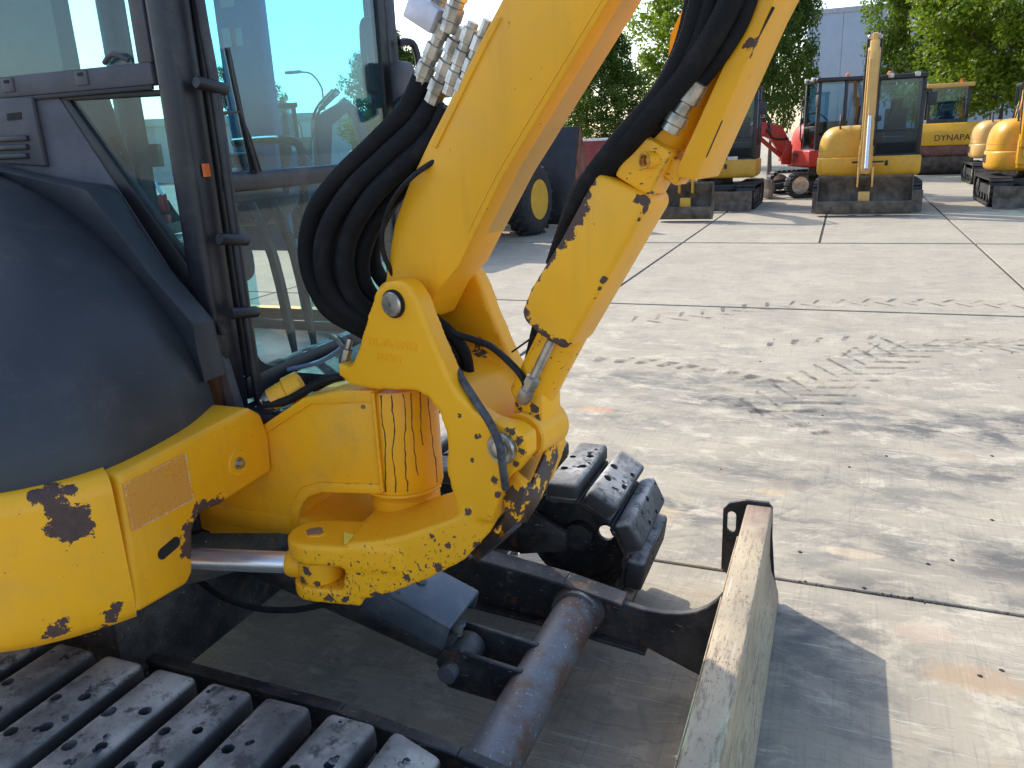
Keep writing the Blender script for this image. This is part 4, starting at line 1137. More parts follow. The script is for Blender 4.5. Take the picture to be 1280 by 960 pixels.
# seat, consoles, levers
cpart('seat', MB().bb(-2.32, -1.85, 1.78, 2.24, 1.18, 1.32), M['seat'], bevel=.05, seg=4)
cpart('seat_back', MB().prism([V((-2.40, 1.79, 1.30)), V((-2.26, 1.79, 1.30)), V((-2.38, 1.79, 1.86)), V((-2.50, 1.79, 1.86))], (0, .44, 0)), M['seat'], bevel=.045, seg=4)
cpart('seat_base', MB().bb(-2.25, -1.92, 1.84, 2.18, .95, 1.18), M['cabgrey'], bevel=.02)
for yy in (1.66, 2.36):
    zc_ = 1.0 if yy < 2 else 1.36
    cpart('console', MB().prism([V((-2.25, yy - .07, zc_)), V((-1.86, yy - .07, zc_)), V((-1.76, yy - .07, 1.46)), V((-1.86, yy - .07, 1.50)), V((-2.2, yy - .07, 1.46))], (0, .14, 0)), M['cabgrey'], bevel=.03, seg=3)
    cpart('armrest', MB().bb(-2.25, -1.90, yy - .05, yy + .05, 1.56, 1.61), M['seat'], bevel=.02, seg=3)
    cpart('joystick', MB().tube([V((-1.80, yy, 1.46)), V((-1.79, yy, 1.56)), V((-1.78, yy, 1.60)), V((-1.785, yy, 1.66))], [.012, .014, .022, .018], 10), bevel=0)
cpart('console_rail', MB().tube([V((-1.62, 2.20, 1.40)), V((-1.60, 2.2, 1.60)), V((-1.66, 2.2, 1.64)), V((-1.86, 2.2, 1.64))], .014, 10, sub=6), bevel=0)
cpart('travel_lever', MB().tube([V((-1.52, 1.95, .96)), V((-1.56, 1.95, 1.3)), V((-1.62, 1.95, 1.46))], [.01, .01, .016], 8, sub=4), bevel=0)
cpart('travel_lever', MB().tube([V((-1.52, 2.05, .96)), V((-1.56, 2.05, 1.3)), V((-1.62, 2.05, 1.46))], [.01, .01, .016], 8, sub=4), bevel=0)
cpart('monitor', MB().box((-1.56, 1.72, 1.42), (.03, .16, .13), Matrix.Rotation(.3, 3, 'Y')), M['darktrim'], bevel=.01)
cpart('paper', MB().box((-1.49, 2.08, 1.235), (.003, .13, .18)), M['sticker'], bevel=0)

# black tray, valve and canister in front of the cab
MB().bb(-1.40, -1.12, 1.50, 2.2, .92, .985).build('front_tray', M['cabblack'], ex, bevel=.01)
MB().bb(-1.36, -1.14, 1.72, 2.15, .985, 1.03).build('battery_cover', M['frame'], ex, bevel=.012)
can = MB().lathe(onY(338, 500, 1.52), (.55, .45, .28), [(0, .02), (.0, .028), (.035, .030), (.04, .03), (.045, .036), (.085, .036), (.09, .02)], 18).build('solenoid', pa_frame, ex)
MB().lathe(onY(334, 503, 1.515), (.55, .45, .28), [(-.012, .016), (.0, .024), (.022, .024)], 14).build('connector', M['steel'], can)
vp = onS(432, 444, -.10)
vv = MB().lathe(vp, (.3, .2, 1), [(-.02, .012), (.0, .014), (.015, .014), (.017, .009), (.04, .009)], 8).build('valve_fitting', M['steel'], ex)
MB().tube([vp + V((0, 0, .015)), vp + V((-.04, .03, .03)), vp + V((-.09, .08, .02))], .008, 8, sub=4).build('valve_pipe', M['steel'], vv)
MB().tube([onY(330, 505, 1.5), onY(360, 500, 1.52), onY(400, 478, 1.54), onY(430, 470, 1.56)], .011, 10, sub=5).build('thin_hose', M['rubberhose'], ex)
MB().tube([onY(360, 462, 1.62), onY(400, 452, 1.64), onY(432, 432, 1.66)], .006, 8, sub=4).build('wiring_harness', plain('blue_grey_wire', (.10, .15, .25), .5), ex)

# ================================================================== BACKGROUND MACHINES
BM = {}
def bpaint(name, base, rough=.42):
    return paint(name, base=base, dirt=.5, rough=rough, local=True)
BM['yel'] = bpaint('machine_yellow', (.72, .36, .02))
BM['tan'] = bpaint('machine_faded_yellow', (.62, .36, .10))
BM['gold'] = bpaint('machine_dull_yellow', (.62, .34, .035))
BM['navy'] = bpaint('machine_blue_grey', (.05, .075, .12))
BM['red'] = bpaint('machine_red', (.50, .035, .02))
BM['black'] = plain('machine_black', (.014, .014, .017), .45, 0, .4, 6, .1, True)
BM['track'] = plain('machine_track', (.025, .024, .024), .7, .1, .6, 8, .4, True)
BM['bucket'] = plain('bucket_steel', (.085, .066, .052), .5, .2, .6, 6, .3, True)
BM['brown'] = plain('bucket_rusty', (.14, .055, .04), .7, .1, .5, 5, .3, True)
BM['dseat'] = plain('machine_seat', (.02, .03, .05), .8, 0, .2, 8, 0, True)
BM['steel'] = plain('machine_pins', (.45, .43, .40), .35, .8, .3, 20, 0, True)
BM['tyre'] = plain('machine_tyre', (.018, .018, .02), .85, 0, .4, 9, .3, True)

def L(name, mb, mat, par, bevel=.0, seg=2, angle=40):
    o = link(name, mb.mesh(name, bevel, seg, angle), mat)
    o.parent = par
    return o
def bg_track(par, yc, length=2.3, h=.56, wd=.38):
    r = h / 2; n_ = 44; P = []
    m = MB(); x0, x1 = -length / 2 + r, length / 2 - r
    per_ = 2 * (x1 - x0) + 2 * math.pi * r
    def at(u):
        u %= per_
        if u < x1 - x0: return V((x0 + u, 0, 2 * r)), 0
        u -= x1 - x0
        if u < math.pi * r: a = u / r; return V((x1 + r * math.sin(a), 0, r + r * math.cos(a))), a
        u -= math.pi * r
        if u < x1 - x0: return V((x1 - u, 0, 0)), math.pi
        u -= x1 - x0; a = u / r; return V((x0 - r * math.sin(a), 0, r - r * math.cos(a))), math.pi + a
    ring = []
    for k in range(60):
        p, a = at(per_ * k / 60); nn = V((math.sin(a), 0, math.cos(a)))
        q, s_ = p - nn * .03, p - nn * .065
        ring.append([V((q.x, yc - wd / 2, q.z)), V((q.x, yc + wd / 2, q.z)), V((s_.x, yc + wd / 2, s_.z)), V((s_.x, yc - wd / 2, s_.z))])
    ring.append(ring[0]); m.loft(ring, True, False)
    for k in range(n_):
        p, a = at(per_ * k / n_); nn = V((math.sin(a), 0, math.cos(a)))
        rot = Matrix.Rotation(a, 3, 'Y'); q = p - nn * .016
        m.box((q.x, yc, q.z), (.075, wd, .034), rot)
    t = L('track', m, BM['track'], par)
    f = MB().bb(x0, x1, yc - wd * .35, yc + wd * .35, r - .1, r + .1)
    for k in range(4):
        f.lathe((x0 + .3 + (x1 - x0 - .6) * k / 3, yc - wd * .42, .14), (0, 1, 0), [(0, .075), (wd * .84, .075)], 14)
    L('track_frame', f, BM['black'], t)
    for xx in (x0, x1):
        L('wheel', MB().lathe((xx, yc - wd * .45, r), (0, 1, 0), [(0, .06), (.02, .19), (wd * .9 - .02, .19), (wd * .9, .06)], 22), BM['steel'] if xx > 0 else BM['black'], t)
    return t
def limb(pts, wid, par, name, mat, y=0.0, bevel=.02):      # box-section boom or arm: pts = (x,z,depth)
    up, dn = [], []
    for i, (x, z, d) in enumerate(pts):
        a = pts[max(i - 1, 0)]; b = pts[min(i + 1, len(pts) - 1)]
        t = V((b[0] - a[0], 0, b[1] - a[1])).normalized(); nn = V((-t.z, 0, t.x))
        up.append(V((x, y - wid / 2, z)) + nn * d / 2); dn.append(V((x, y - wid / 2, z)) - nn * d / 2)
    return L(name, MB().prism(up + dn[::-1], (0, wid, 0)), mat, par, bevel)
def bg_excavator(label, loc, rotz, paintm, cabm_, boom, arm, bw=1.0, group=None, hoodm=None, swing=0.0, blade=True, sc=1.0, bucket=True, plate=False, boomm=None, beacon=True, by=-.06):
    t = thing('excavator', label, 'excavator', loc, group, rotz, True)
    t.scale = (sc, sc, sc)
    bg_track(t, -.80); bg_track(t, .80)
    L('carbody', MB().bb(-.6, .6, -.62, .62, .25, .52).lathe((0, 0, .5), (0, 0, 1), [(0, .4), (.16, .4)], 24), BM['black'], t, .01)
    if blade:
        b = L('dozer_blade', MB().prism([V((1.52, -.98, .02)), V((1.56, -.98, .02)), V((1.50, -.98, .2)), V((1.53, -.98, .42)), V((1.47, -.98, .42)), V((1.45, -.98, .2))], (0, 1.96, 0)), BM['bucket'], t, .006)
        for yy in (-.45, .45):
            L('blade_arm', MB().bar((.5, yy, .35), (1.46, yy, .22), .09, .14), BM['black'], b, .01)
    hm = hoodm or paintm
    # house: lower band swept in plan
    pl = [(.72, .95), (.78, .5), (.78, -.35), (.72, -.72), (.5, -.93), (0, -.98), (-.5, -.93), (-.85, -.6), (-.98, 0), (-.85, .6), (-.5, .93), (0, .98)]
    pl = spline([V((x, y, 0)) for x, y in pl + pl[:1]], 3)[:-1]
    rg = [[V((p.x * k, p.y * k, z)) for p in pl] for z, k in ((.66, .94), (.70, .985), (.76, 1), (1.0, 1), (1.03, .985), (1.04, .95))]
    L('house', MB().loft(rg), paintm, t, 0, angle=50)
    # hood on the right-hand side
    hp2 = [(.62, .0), (.66, -.3), (.66, -.6), (.6, -.8), (.4, -.93), (0, -.96), (-.5, -.91), (-.83, -.58), (-.95, 0)]
    hp2 = spline([V((x, y, 0)) for x, y in hp2], 4)
    rg = []
    for k in range(11):
        ph = math.pi / 2 * k / 10; c = math.cos(ph) ** .62; z = 1.045 + .60 * math.sin(ph) ** .7
        rg.append([V((p.x * (.35 + .65 * c), p.y * (.5 + .5 * c) if p.y < 0 else 0, z)) for p in hp2])
    rg.append([V((p.x * .05, p.y * .3, 1.647)) for p in hp2])
    h = L('hood', MB().loft(rg, False, False), hm, t, 0, angle=60)
    L('hood_seam', MB().loft(sweepb(hp2, 1.16), False, False), BM['black'], h, 0)
    L('hood_vent', MB().bb(.30, .36, -.66, -.52, 1.385, 1.44), BM['black'], h, .01)
    # cab on the left-hand side
    X0, X1, Y0, Y1, Z0, Z1 = -.55, .60, .04, .93, .98, 2.46
    c = L('cab', MB().bb(X0, X1, Y0, Y1, Z0, Z0 + .08), cabm_, t, .02)
    for xx, yy in ((X0, Y0), (X0, Y1 - .08), (X1 - .08, Y0), (X1 - .08, Y1 - .08)):
        L('post', MB().bb(xx, xx + .08, yy, yy + .08, Z0 + .08, Z1), cabm_, c, .015)
    L('roof', MB().bb(X0 - .03, X1 + .04, Y0 - .02, Y1 + .02, Z1, Z1 + .10), cabm_, c, .04, 3)
    L('front_bar', MB().bb(X1 - .03, X1 + .005, Y0 + .08, Y1 - .08, 1.50, 1.55), cabm_, c, .005)
    L('side_bar', MB().bb(X0 + .5, X0 + .57, Y1 - .05, Y1 + .004, Z0 + .08, Z1), cabm_, c, .005)
    L('door_panel', MB().bb(X0 + .08, X1 - .08, Y1 - .045, Y1 + .002, Z0 + .08, 1.32), cabm_, c, .005)
    L('rear_panel', MB().bb(X0 + .01, X0 + .05, Y0 + .08, Y1 - .08, Z0 + .08, 1.5), cabm_, c, .005)
    L('front_glass', MB().bb(X1 - .02, X1 - .014, Y0 + .08, Y1 - .08, 1.55, Z1), BM_G, c)
    L('lower_glass', MB().bb(X1 - .02, X1 - .014, Y0 + .08, Y1 - .08, Z0 + .08, 1.50), BM_G, c)
    L('door_glass', MB().bb(X0 + .08, X1 - .08, Y1 - .02, Y1 - .014, 1.32, Z1), BM_G, c)
    L('side_glass', MB().bb(X0 + .08, X1 - .08, Y0 + .014, Y0 + .02, 1.35, Z1), BM_G, c)
    L('rear_glass', MB().bb(X0 + .02, X0 + .026, Y0 + .08, Y1 - .08, 1.5, Z1), BM_G, c)
    L('seat', MB().bb(-.35, .1, .26, .70, 1.25, 1.40).prism([V((-.42, .27, 1.35)), V((-.28, .27, 1.35)), V((-.36, .27, 1.95)), V((-.46, .27, 1.95))], (0, .42, 0)).bb(-.45, -.37, .36, .60, 1.95, 2.14), BM['dseat'], c, .03, 3)
    L('skirt_lamp', MB().bb(.772, .80, .30, .36, .86, .96), BM['black'], t, .01)
    if beacon:
        L('beacon', MB().lathe((X0 + .3, Y0 + .25, Z1 + .09), (0, 0, 1), [(0, .05), (.10, .045), (.12, .02)], 12), M['orange'], c)
    if plate:
        L('number_plate', MB().bb(X1 + .004, X1 + .012, Y0 + .30, Y0 + .52, Z0 + .0, Z0 + .13), M['sticker'], c, .004)
    L('mirror', MB().bb(X1 + .02, X1 + .06, Y1 + .03, Y1 + .2, 1.95, 2.2), BM['black'], c, .02)
    L('mirror_arm', MB().tube([V((X1, Y1 - .03, 2.25)), V((X1 + .05, Y1 + .08, 2.25)), V((X1 + .04, Y1 + .1, 2.15))], .012, 6), BM['black'], c)
    L('wiper', MB().tube([V((X1 + .012, Y0 + .2, 1.57)), V((X1 + .012, Y0 + .34, 2.05))], .010, 6), BM['black'], c)
    L('grab_rail', MB().tube([V((X1 + .03, Y0 + .04, 1.2)), V((X1 + .07, Y0 + .04, 1.3)), V((X1 + .07, Y0 + .04, 2.1)), V((X1 + .02, Y0 + .04, 2.2))], .016, 8), BM['black'], c)
    L('hand_rail', MB().tube([V((.45, -.55, 1.35)), V((.47, -.57, 1.72)), V((.1, -.57, 1.86)), V((-.2, -.55, 1.62))], .018, 8, sub=3), BM['black'], t)
    for k in range(5):
        L('grille_slat', MB().bb(-.35 + k * .09, -.30 + k * .09, -.985, -.95, .80, .96), BM['black'], h)
    L('decal_stripe', MB().bb(.783, .787, -.30, .28, .92, .955), BM['black'], t)
    L('boom_lamp', MB().box((boom[1][0] + .22, by + .17, boom[1][1] + .05), (.08, .10, .10)), BM['black'], t, .02)
    for yy in (-.2, .26):
        L('roof_lamp', MB().bb(X1 + .03, X1 + .10, Y0 + .45 + yy - .05, Y0 + .45 + yy + .05, Z1 + .03, Z1 + .12), BM['steel'], c, .015)
    # boom, arm, rods, bucket
    bmm = boomm or paintm
    br = L('swing_bracket', MB().lathe((.92, by, .72), (0, 0, 1), [(0, .12), (.45, .12)], 18).prism([V((.86, by - .13, .8)), V((1.08, by - .13, .8)), V((1.0, by - .13, 1.25)), V((.86, by - .13, 1.25))], (0, .26, 0)), bmm, t, .015)
    limb(boom, .22, t, 'boom', bmm, by)
    am = limb(arm, .16, t, 'arm', bmm, by + .0)
    tip = arm[-1]; top = arm[0]
    k1 = boom[len(boom) // 2]
    L('boom_cylinder', MB().tube([V((1.06, by, .92)), V((k1[0] + .12, by, k1[1] - .12))], .05, 12), bmm, t)
    L('arm_cylinder', MB().tube([V((k1[0] - .05, by, k1[1] + .22)), V((top[0] - .02, by, top[1] + .16))], .05, 12), bmm, t)
    bx = (top[0] * .75 + tip[0] * .25 + .17, top[1] * .75 + tip[1] * .25)
    L('bucket_cylinder', MB().tube([V((bx[0], by, bx[1])), V((tip[0] * .5 + top[0] * .5 + .20, by, tip[1] * .55 + top[1] * .45))], .045, 12), bmm, am)
    L('bucket_rod', MB().tube([V((tip[0] * .5 + top[0] * .5 + .20, by, tip[1] * .55 + top[1] * .45)), V((tip[0] + .22, by, tip[1] + .12))], .032, 12), M['chrome'], am)
    L('hose', MB().tube([V((boom[0][0] - .05, by - .1, boom[0][1] + .25)), V((k1[0] - .2, by - .11, k1[1] - .2)), V((k1[0] - .08, by - .12, k1[1] + .22)), V((top[0] - .1, by - .11, top[1] + .2))], .028, 8, sub=4), BM['black'], t)
    L('hose', MB().tube([V((boom[0][0] - .02, by + .1, boom[0][1] + .25)), V((k1[0] - .22, by + .12, k1[1] - .2)), V((k1[0] - .08, by + .12, k1[1] + .24)), V((top[0] - .1, by + .11, top[1] + .2))], .028, 8, sub=4), BM['black'], t)
    L('couplings', MB().lathe((top[0] - .1, by - .13, top[1] + .1), (0, 1, 0), [(0, .03), (.02, .05), (.24, .05), (.26, .03)], 8), BM['steel'], t)
    if bucket:
        ox, oz = tip[0], tip[1]
        prof = [(.10, .0), (.06, -.02), (-.04, -.2), (-.05, -.40), (.02, -.58), (.14, -.655), (.34, -.64), (.36, -.42), (.33, -.42), (.31, -.60), (.15, -.61), (.05, -.54), (.0, -.38), (.01, -.2), (.10, -.04)]
        kz = (oz - .03) / .66 if oz > .4 else 1
        pr = [V((ox + x, by - bw / 2, max(.02, oz + z * kz))) for x, z in prof]
        bk = L('bucket', MB().prism(pr, (0, bw, 0)), BM['bucket'], t, .006)
        side = [(.12, 0), (.06, -.02), (-.04, -.2), (-.05, -.40), (.02, -.58), (.14, -.655), (.34, -.64), (.36, -.42), (.22, -.2)]
        for yy in (by - bw / 2 - .012, by + bw / 2 - .003):
            L('bucket_side', MB().prism([V((ox + x, yy, max(.02, oz + z * kz))) for x, z in side], (0, .015, 0)), BM['bucket'], bk)
        L('bucket_ear', MB().prism([V((ox - .1, by - .14, oz + .06)), V((ox + .24, by - .14, oz + .16)), V((ox + .26, by - .14, oz - .2)), V((ox + .05, by - .14, oz - .25))], (0, .03, 0)), bmm, bk, .008)
        L('bucket_ear', MB().prism([V((ox - .1, by + .11, oz + .06)), V((ox + .24, by + .11, oz + .16)), V((ox + .26, by + .11, oz - .2)), V((ox + .05, by + .11, oz - .25))], (0, .03, 0)), bmm, bk, .008)
        L('coupler', MB().box((ox + .2, by, oz - .42 * kz), (.16, .2, .3 * kz)), bmm, bk, .02)
    return t
def sweepb(P, z):
    return [[p + V((0, 0, z - .008)) * 1.0, V((p.x * 1.004, p.y * 1.004, z)), V((p.x, p.y, z + .008))] for p in [V((q.x * .992, q.y * .995 if q.y < 0 else 0, 0)) for q in P]]
BM_G = M['bgglass']
DN = -math.pi / 2
upright = ([(.95, 1.1, .30), (1.0, 1.7, .34), (1.05, 2.3, .34), (1.30, 3.0, .22)], [(1.18, 3.12, .16), (1.42, 2.75, .26), (1.66, 1.6, .18), (1.84, .74, .15)])
bg_excavator('yellow excavator with blue cab glass and wide ditching bucket lowered in front', (.42, 18.75, 0), DN, BM['yel'], BM['black'], *upright, bw=1.62, hoodm=BM['gold'], boomm=BM['tan'])
bg_excavator('dark cabbed excavator with a small white plate below its windscreen', (-2.75, 19.3, 0), DN, BM['gold'], BM['black'], [(.95, 1.1, .28), (1.35, 1.7, .3), (1.9, 2.1, .3), (2.5, 2.2, .2)], [(2.4, 2.35, .15), (2.65, 2.1, .24), (3.0, 1.3, .18), (3.2, .74, .14)], bw=1.0, plate=True, beacon=False)
bg_excavator('red excavator with a black cab and red boom folded low beside it', (-.45, 22.6, 0), math.pi + .35, BM['red'], BM['black'], [(.95, 1.05, .30), (1.2, 1.45, .36), (1.55, 1.55, .34), (2.1, 1.2, .22)], [(2.05, 1.32, .16), (2.2, 1.15, .24), (2.35, .9, .18), (2.4, .6, .15)], hoodm=BM['red'], sc=1.08)
bg_excavator('bright yellow excavator at the end of the row with its boom raised and dark blade', (3.62, 19.3, 0), DN, BM['yel'], BM['black'], [(.95, 1.1, .30), (.85, 1.9, .34), (.95, 2.5, .34), (1.2, 3.0, .22)], [(1.1, 3.1, .16), (1.35, 2.75, .26), (1.55, 1.7, .18), (1.7, .95, .15)], bw=.7, bucket=False, by=-.46)
bg_excavator('faded tan excavator standing behind the bright yellow one with a grey blade', (4.15, 26.2, 0), DN, BM['tan'], BM['black'], [(.95, 1.1, .30), (1.3, 1.8, .34), (1.8, 2.2, .3), (2.3, 2.3, .2)], [(2.2, 2.4, .16), (2.4, 2.1, .24), (2.5, 1.4, .18), (2.5, .74, .14)], bw=.8, bucket=False)
# machines seen through the cab windows
bg_excavator('dark blue-grey excavator parked beyond the cab, seen through its windscreen', (-10.6, 13.6, 0), .9, BM['navy'], BM['black'], [(.95, 1.1, .30), (1.0, 1.7, .34), (1.1, 2.2, .34), (1.6, 2.5, .22)], [(1.5, 2.6, .16), (1.8, 2.3, .24), (2.0, 1.4, .18), (2.1, .74, .15)])
bg_excavator('orange-red excavator parked beyond the cab, seen through its side window', (-15.5, 12.5, 0), .4, BM['red'], BM['black'], [(.95, 1.1, .30), (1.0, 1.7, .34), (1.1, 2.2, .34), (1.6, 2.5, .22)], [(1.5, 2.6, .16), (1.8, 2.3, .24), (2.0, 1.4, .18), (2.1, .74, .15)])

# ---- wheel loader with its bucket tipped up
wl = thing('wheel_loader', 'wheel loader with yellow rims and upturned dark bucket behind the boom', 'loader', (-6.15, 12.6, 0), None, math.pi / 2 - .10, True)
for xx, yy in ((-1.2, -.82), (-1.2, .82), (1.2, -.82), (1.2, .82)):
    R_ = .62
    wm = MB().lathe((xx, yy - .22, R_), (0, 1, 0), [(.03, .32), (0, .38), (0, .52), (.05, .60), (.11, .62), (.33, .62), (.39, .60), (.44, .52), (.44, .38), (.41, .32)], 40)
    tw = L('wheel', wm, BM['tyre'], wl)
    lug = MB()
    for k in range(22):
        a = 2 * math.pi * k / 22
        for sy_ in (-1, 1):
            rot = Matrix.Rotation(-a, 3, 'Y')
            lug.box((xx + .615 * math.sin(a + .07 * sy_), yy + sy_ * .1, R_ + .615 * math.cos(a + .07 * sy_)), (.06, .20, .04), rot @ Matrix.Rotation(.5 * sy_, 3, 'Z'))
    L('tread', lug, BM['tyre'], tw)
    for sy_ in (-1, 1):
        L('rim', MB().lathe((xx, yy + sy_ * .17, R_), (0, sy_, 0), [(0, .05), (0, .22), (-.04, .25), (.0, .33), (.05, .35), (.05, .32)], 32), BM['gold'], tw)
L('chassis', MB().bb(-1.9, 1.6, -.45, .45, .45, .95).bb(-2.0, -.5, -.6, .6, .9, 1.6), BM['gold'], wl, .05)
L('cab', MB().bb(-.5, .55, -.55, .55, .95, 1.4).bb(-.55, .6, -.6, .6, 2.4, 2.52), BM['black'], wl, .03)
for xx in (-.5, .45):
    for yy in (-.55, .47):
        L('cab_post', MB().bb(xx, xx + .08, yy, yy + .08, 1.4, 2.4), BM['black'], wl, .01)
L('windscreen', MB().bb(.5, .506, -.47, .47, 1.4, 2.4), BM_G, wl)
for yy in (-.35, .35):
    L('lift_arm', MB().prism([V((.9, yy - .05, 1.5)), V((1.9, yy - .05, .85)), V((2.35, yy - .05, .6)), V((2.35, yy - .05, .4)), V((1.8, yy - .05, .6)), V((.8, yy - .05, 1.25))], (0, .1, 0)), BM['gold'], wl, .02)
bk = L('bucket', MB().prism([V((2.3, -1.25, .25)), V((2.35, -1.25, .95)), V((2.55, -1.25, 1.85)), V((2.5, -1.25, 1.85)), V((2.28, -1.25, 1.0)), V((2.22, -1.25, .25)), V((2.4, -1.25, .05)), V((3.2, -1.25, .45)), V((3.2, -1.25, .5)), V((2.45, -1.25, .12))], (0, 2.5, 0)), BM['black'], wl, .01)
for yy in (-1.27, 1.25):
    L('bucket_side', MB().prism([V((2.25, yy, .2)), V((2.4, yy, .05)), V((3.2, yy, .48)), V((2.55, yy, 1.85)), V((2.3, yy, 1.0))], (0, .02, 0)), BM['brown'], bk)

# ---- roller in the back
ro = thing('road_roller', 'yellow road roller with black drum and small blue-tinted cab under the trees', 'roller', (3.0, 31.6, 0), None, DN, True)
L('drum', MB().lathe((.9, -.8, .5), (0, 1, 0), [(0, .3), (0, .48), (.02, .5), (1.58, .5), (1.6, .48), (1.6, .3)], 40), BM['bucket'], ro)
L('yoke', MB().bb(.6, 1.5, -.95, .95, .62, .92), BM['brown'], ro, .04)
fb = L('front_body', MB().prism([V((.5, -.9, .92)), V((1.5, -.9, .92)), V((1.5, -.9, 1.35)), V((1.25, -.9, 1.62)), V((.5, -.9, 1.62))], (0, 1.8, 0)), BM['yel'], ro, .05, 3)
cu = bpy.data.curves.new('t', 'FONT'); cu.body = 'DYNAPAC'; cu.size = .26; cu.extrude = .002; cu.align_x = 'CENTER'
to = bpy.data.objects.new('t', cu); col.objects.link(to); me = evaluated(to, 'lettering'); bpy.data.objects.remove(to)
me.transform(Matrix(((0, 0, 1, 1.506), (1, 0, 0, .2), (0, 1, 0, 1.08), (0, 0, 0, 1)))); me.materials.clear()
lo_ = link('lettering', me, BM['black']); lo_.parent = fb
L('rear_body', MB().bb(-1.7, .4, -.75, .75, .6, 1.5), BM['gold'], ro, .06, 3)
for yy in (-.8, .8):
    L('rear_wheel', MB().lathe((-1.1, yy - .2, .55), (0, 1, 0), [(0, .3), (0, .5), (.06, .55), (.34, .55), (.4, .5), (.4, .3)], 28), BM['tyre'], ro)
rc = L('cab', MB().bb(-.6, .45, -.6, .62, 1.5, 1.75), BM['black'], ro, .03)
L('roof', MB().bb(-.7, .58, -.7, .72, 2.72, 2.86), BM['tan'], rc, .05, 3)
for xx in (-.6, .37):
    for yy in (-.6, .54):
        L('post', MB().bb(xx, xx + .08, yy, yy + .08, 1.75, 2.72), BM['black'], rc, .01)
L('windscreen', MB().bb(.42, .428, -.52, .54, 1.75, 2.72), BM_G, rc)
L('rear_glass', MB().bb(-.58, -.572, -.52, .54, 1.75, 2.72), BM_G, rc)
L('steering_wheel', MB().tube([V((.1 + .03 * math.sin(a), .02 + .19 * math.cos(a), 2.1 + .19 * math.sin(a))) for a in [2 * math.pi * k / 20 for k in range(21)]], .02, 8), BM['black'], rc)
L('seat', MB().bb(-.4, .0, -.2, .25, 1.7, 1.85).bb(-.45, -.33, -.2, .25, 1.85, 2.3), BM['dseat'], rc, .03)
L('beacon', MB().lathe((-.2, .4, 2.86), (0, 0, 1), [(0, .06), (.13, .055), (.15, .02)], 12), M['orange'], rc)

# ---- container, buildings, lamp, wires
ctn = thing('shipping_container', 'low red-brown corrugated container with a pale top rail behind the wheel loader', 'container', (-8.0, 26.0, 0), None, 0, True)
cm = plain('container_red', (.22, .03, .03), .6, 0, .25, 3, 0, True)
body = MB()
prf = []
for k in range(0, 61):
    x = -3 + 6 * k / 60
    prf.append(V((x, -1.2 + (.035 if (k // 2) % 2 else 0), 0)))
body.loft([[p + V((0, 0, .15)) for p in prf], [p + V((0, 0, 2.35)) for p in prf]], False, False)
body.bb(-3, 3, -1.15, 1.2, .15, 2.35)
L('container_wall', body, cm, ctn)
L('top_rail', MB().bb(-3.02, 3.02, -1.23, 1.23, 2.35, 2.47), plain('rail_white', (.6, .58, .56), .5), ctn, .02)
L('bottom_rail', MB().bb(-3.02, 3.02, -1.23, 1.23, .02, .15), cm, ctn, .02)
ctn.scale = (1, 1, .66)

bd_ = thing('warehouse', 'tall blue-grey metal clad warehouse rising between the trees', 'building', (-3, 66, 0), None, 0, True)
wm_ = plain('metal_cladding', (.33, .37, .43), .5, .1, .06, 1, 0, True)
for k in range(8):
    L('cladding_panel', MB().bb(-.2 + k * 2.4, 2.18 + k * 2.4, 0, .1, 0, 9.4), wm_, bd_, .01)
L('wall_core', MB().bb(-.2, 19, .1, 20, 0, 9.3), wm_, bd_)
L('roof_trim', MB().bb(-.3, 19.1, -.05, 20.1, 9.4, 9.75), plain('roof_trim_grey', (.3, .32, .36), .5), bd_, .02)

b2 = thing('low_building', 'low pale building with a flat roof seen through the cab glass', 'building', (-36, 48, 0), None, .5, True)
cw = plain('pale_wall', (.55, .53, .48), .8, 0, .08, 1, 0, True)
L('wall', MB().bb(-12, 12, 0, 10, 0, 3.7), cw, b2)
L('roof', MB().prism([V((-12.4, -.4, 3.7)), V((12.4, -.4, 3.7)), V((12.4, 10.4, 3.7)), V((-12.4, 10.4, 3.7))], (0, 0, .5)), plain('pale_roof', (.6, .57, .45), .7), b2, .05)
for k in range(6):
    wdw = L('window', MB().bb(-10 + k * 3.6, -8.4 + k * 3.6, -.04, .0, 1.1, 2.6), BM['black'], b2)
    L('pane', MB().bb(-9.9 + k * 3.6, -8.5 + k * 3.6, -.05, -.042, 1.2, 2.5), BM_G, wdw)

lp = thing('street_lamp', 'curved grey street lamp seen through the cab windscreen', 'lamp', (-26.2, 38.5, 0), None, 0, True)
lm_ = plain('lamp_grey', (.22, .23, .25), .5, .3)
L('pole', MB().tube([(0, 0, 0), (0, 0, 4.2), (-.1, 0, 5.0), (-.6, 0, 5.6), (-1.3, 0, 5.75)], [.09, .07, .06, .05, .05], 12, sub=6), lm_, lp)
L('lamp_head', MB().bb(-2.2, -1.25, -.16, .16, 5.68, 5.84), lm_, lp, .05)

wt = plain('wire_black', (.05, .05, .055), .6)
def wire(a, b, sag, label):
    P = [V(a).lerp(V(b), k / 20) + V((0, 0, -sag * 4 * (k / 20) * (1 - k / 20))) for k in range(21)]
    o = MB().tube(P, .022, 6).build('overhead_wire', wt); tag(o, label, 'wire')
wire((-15, 42, 7.3), (6, 52, 12.0), .3, 'upper overhead wire crossing the sky behind the boom')
wire((-15, 42, 5.4), (3, 52, 10.4), .3, 'lower slanting overhead wire behind the boom')

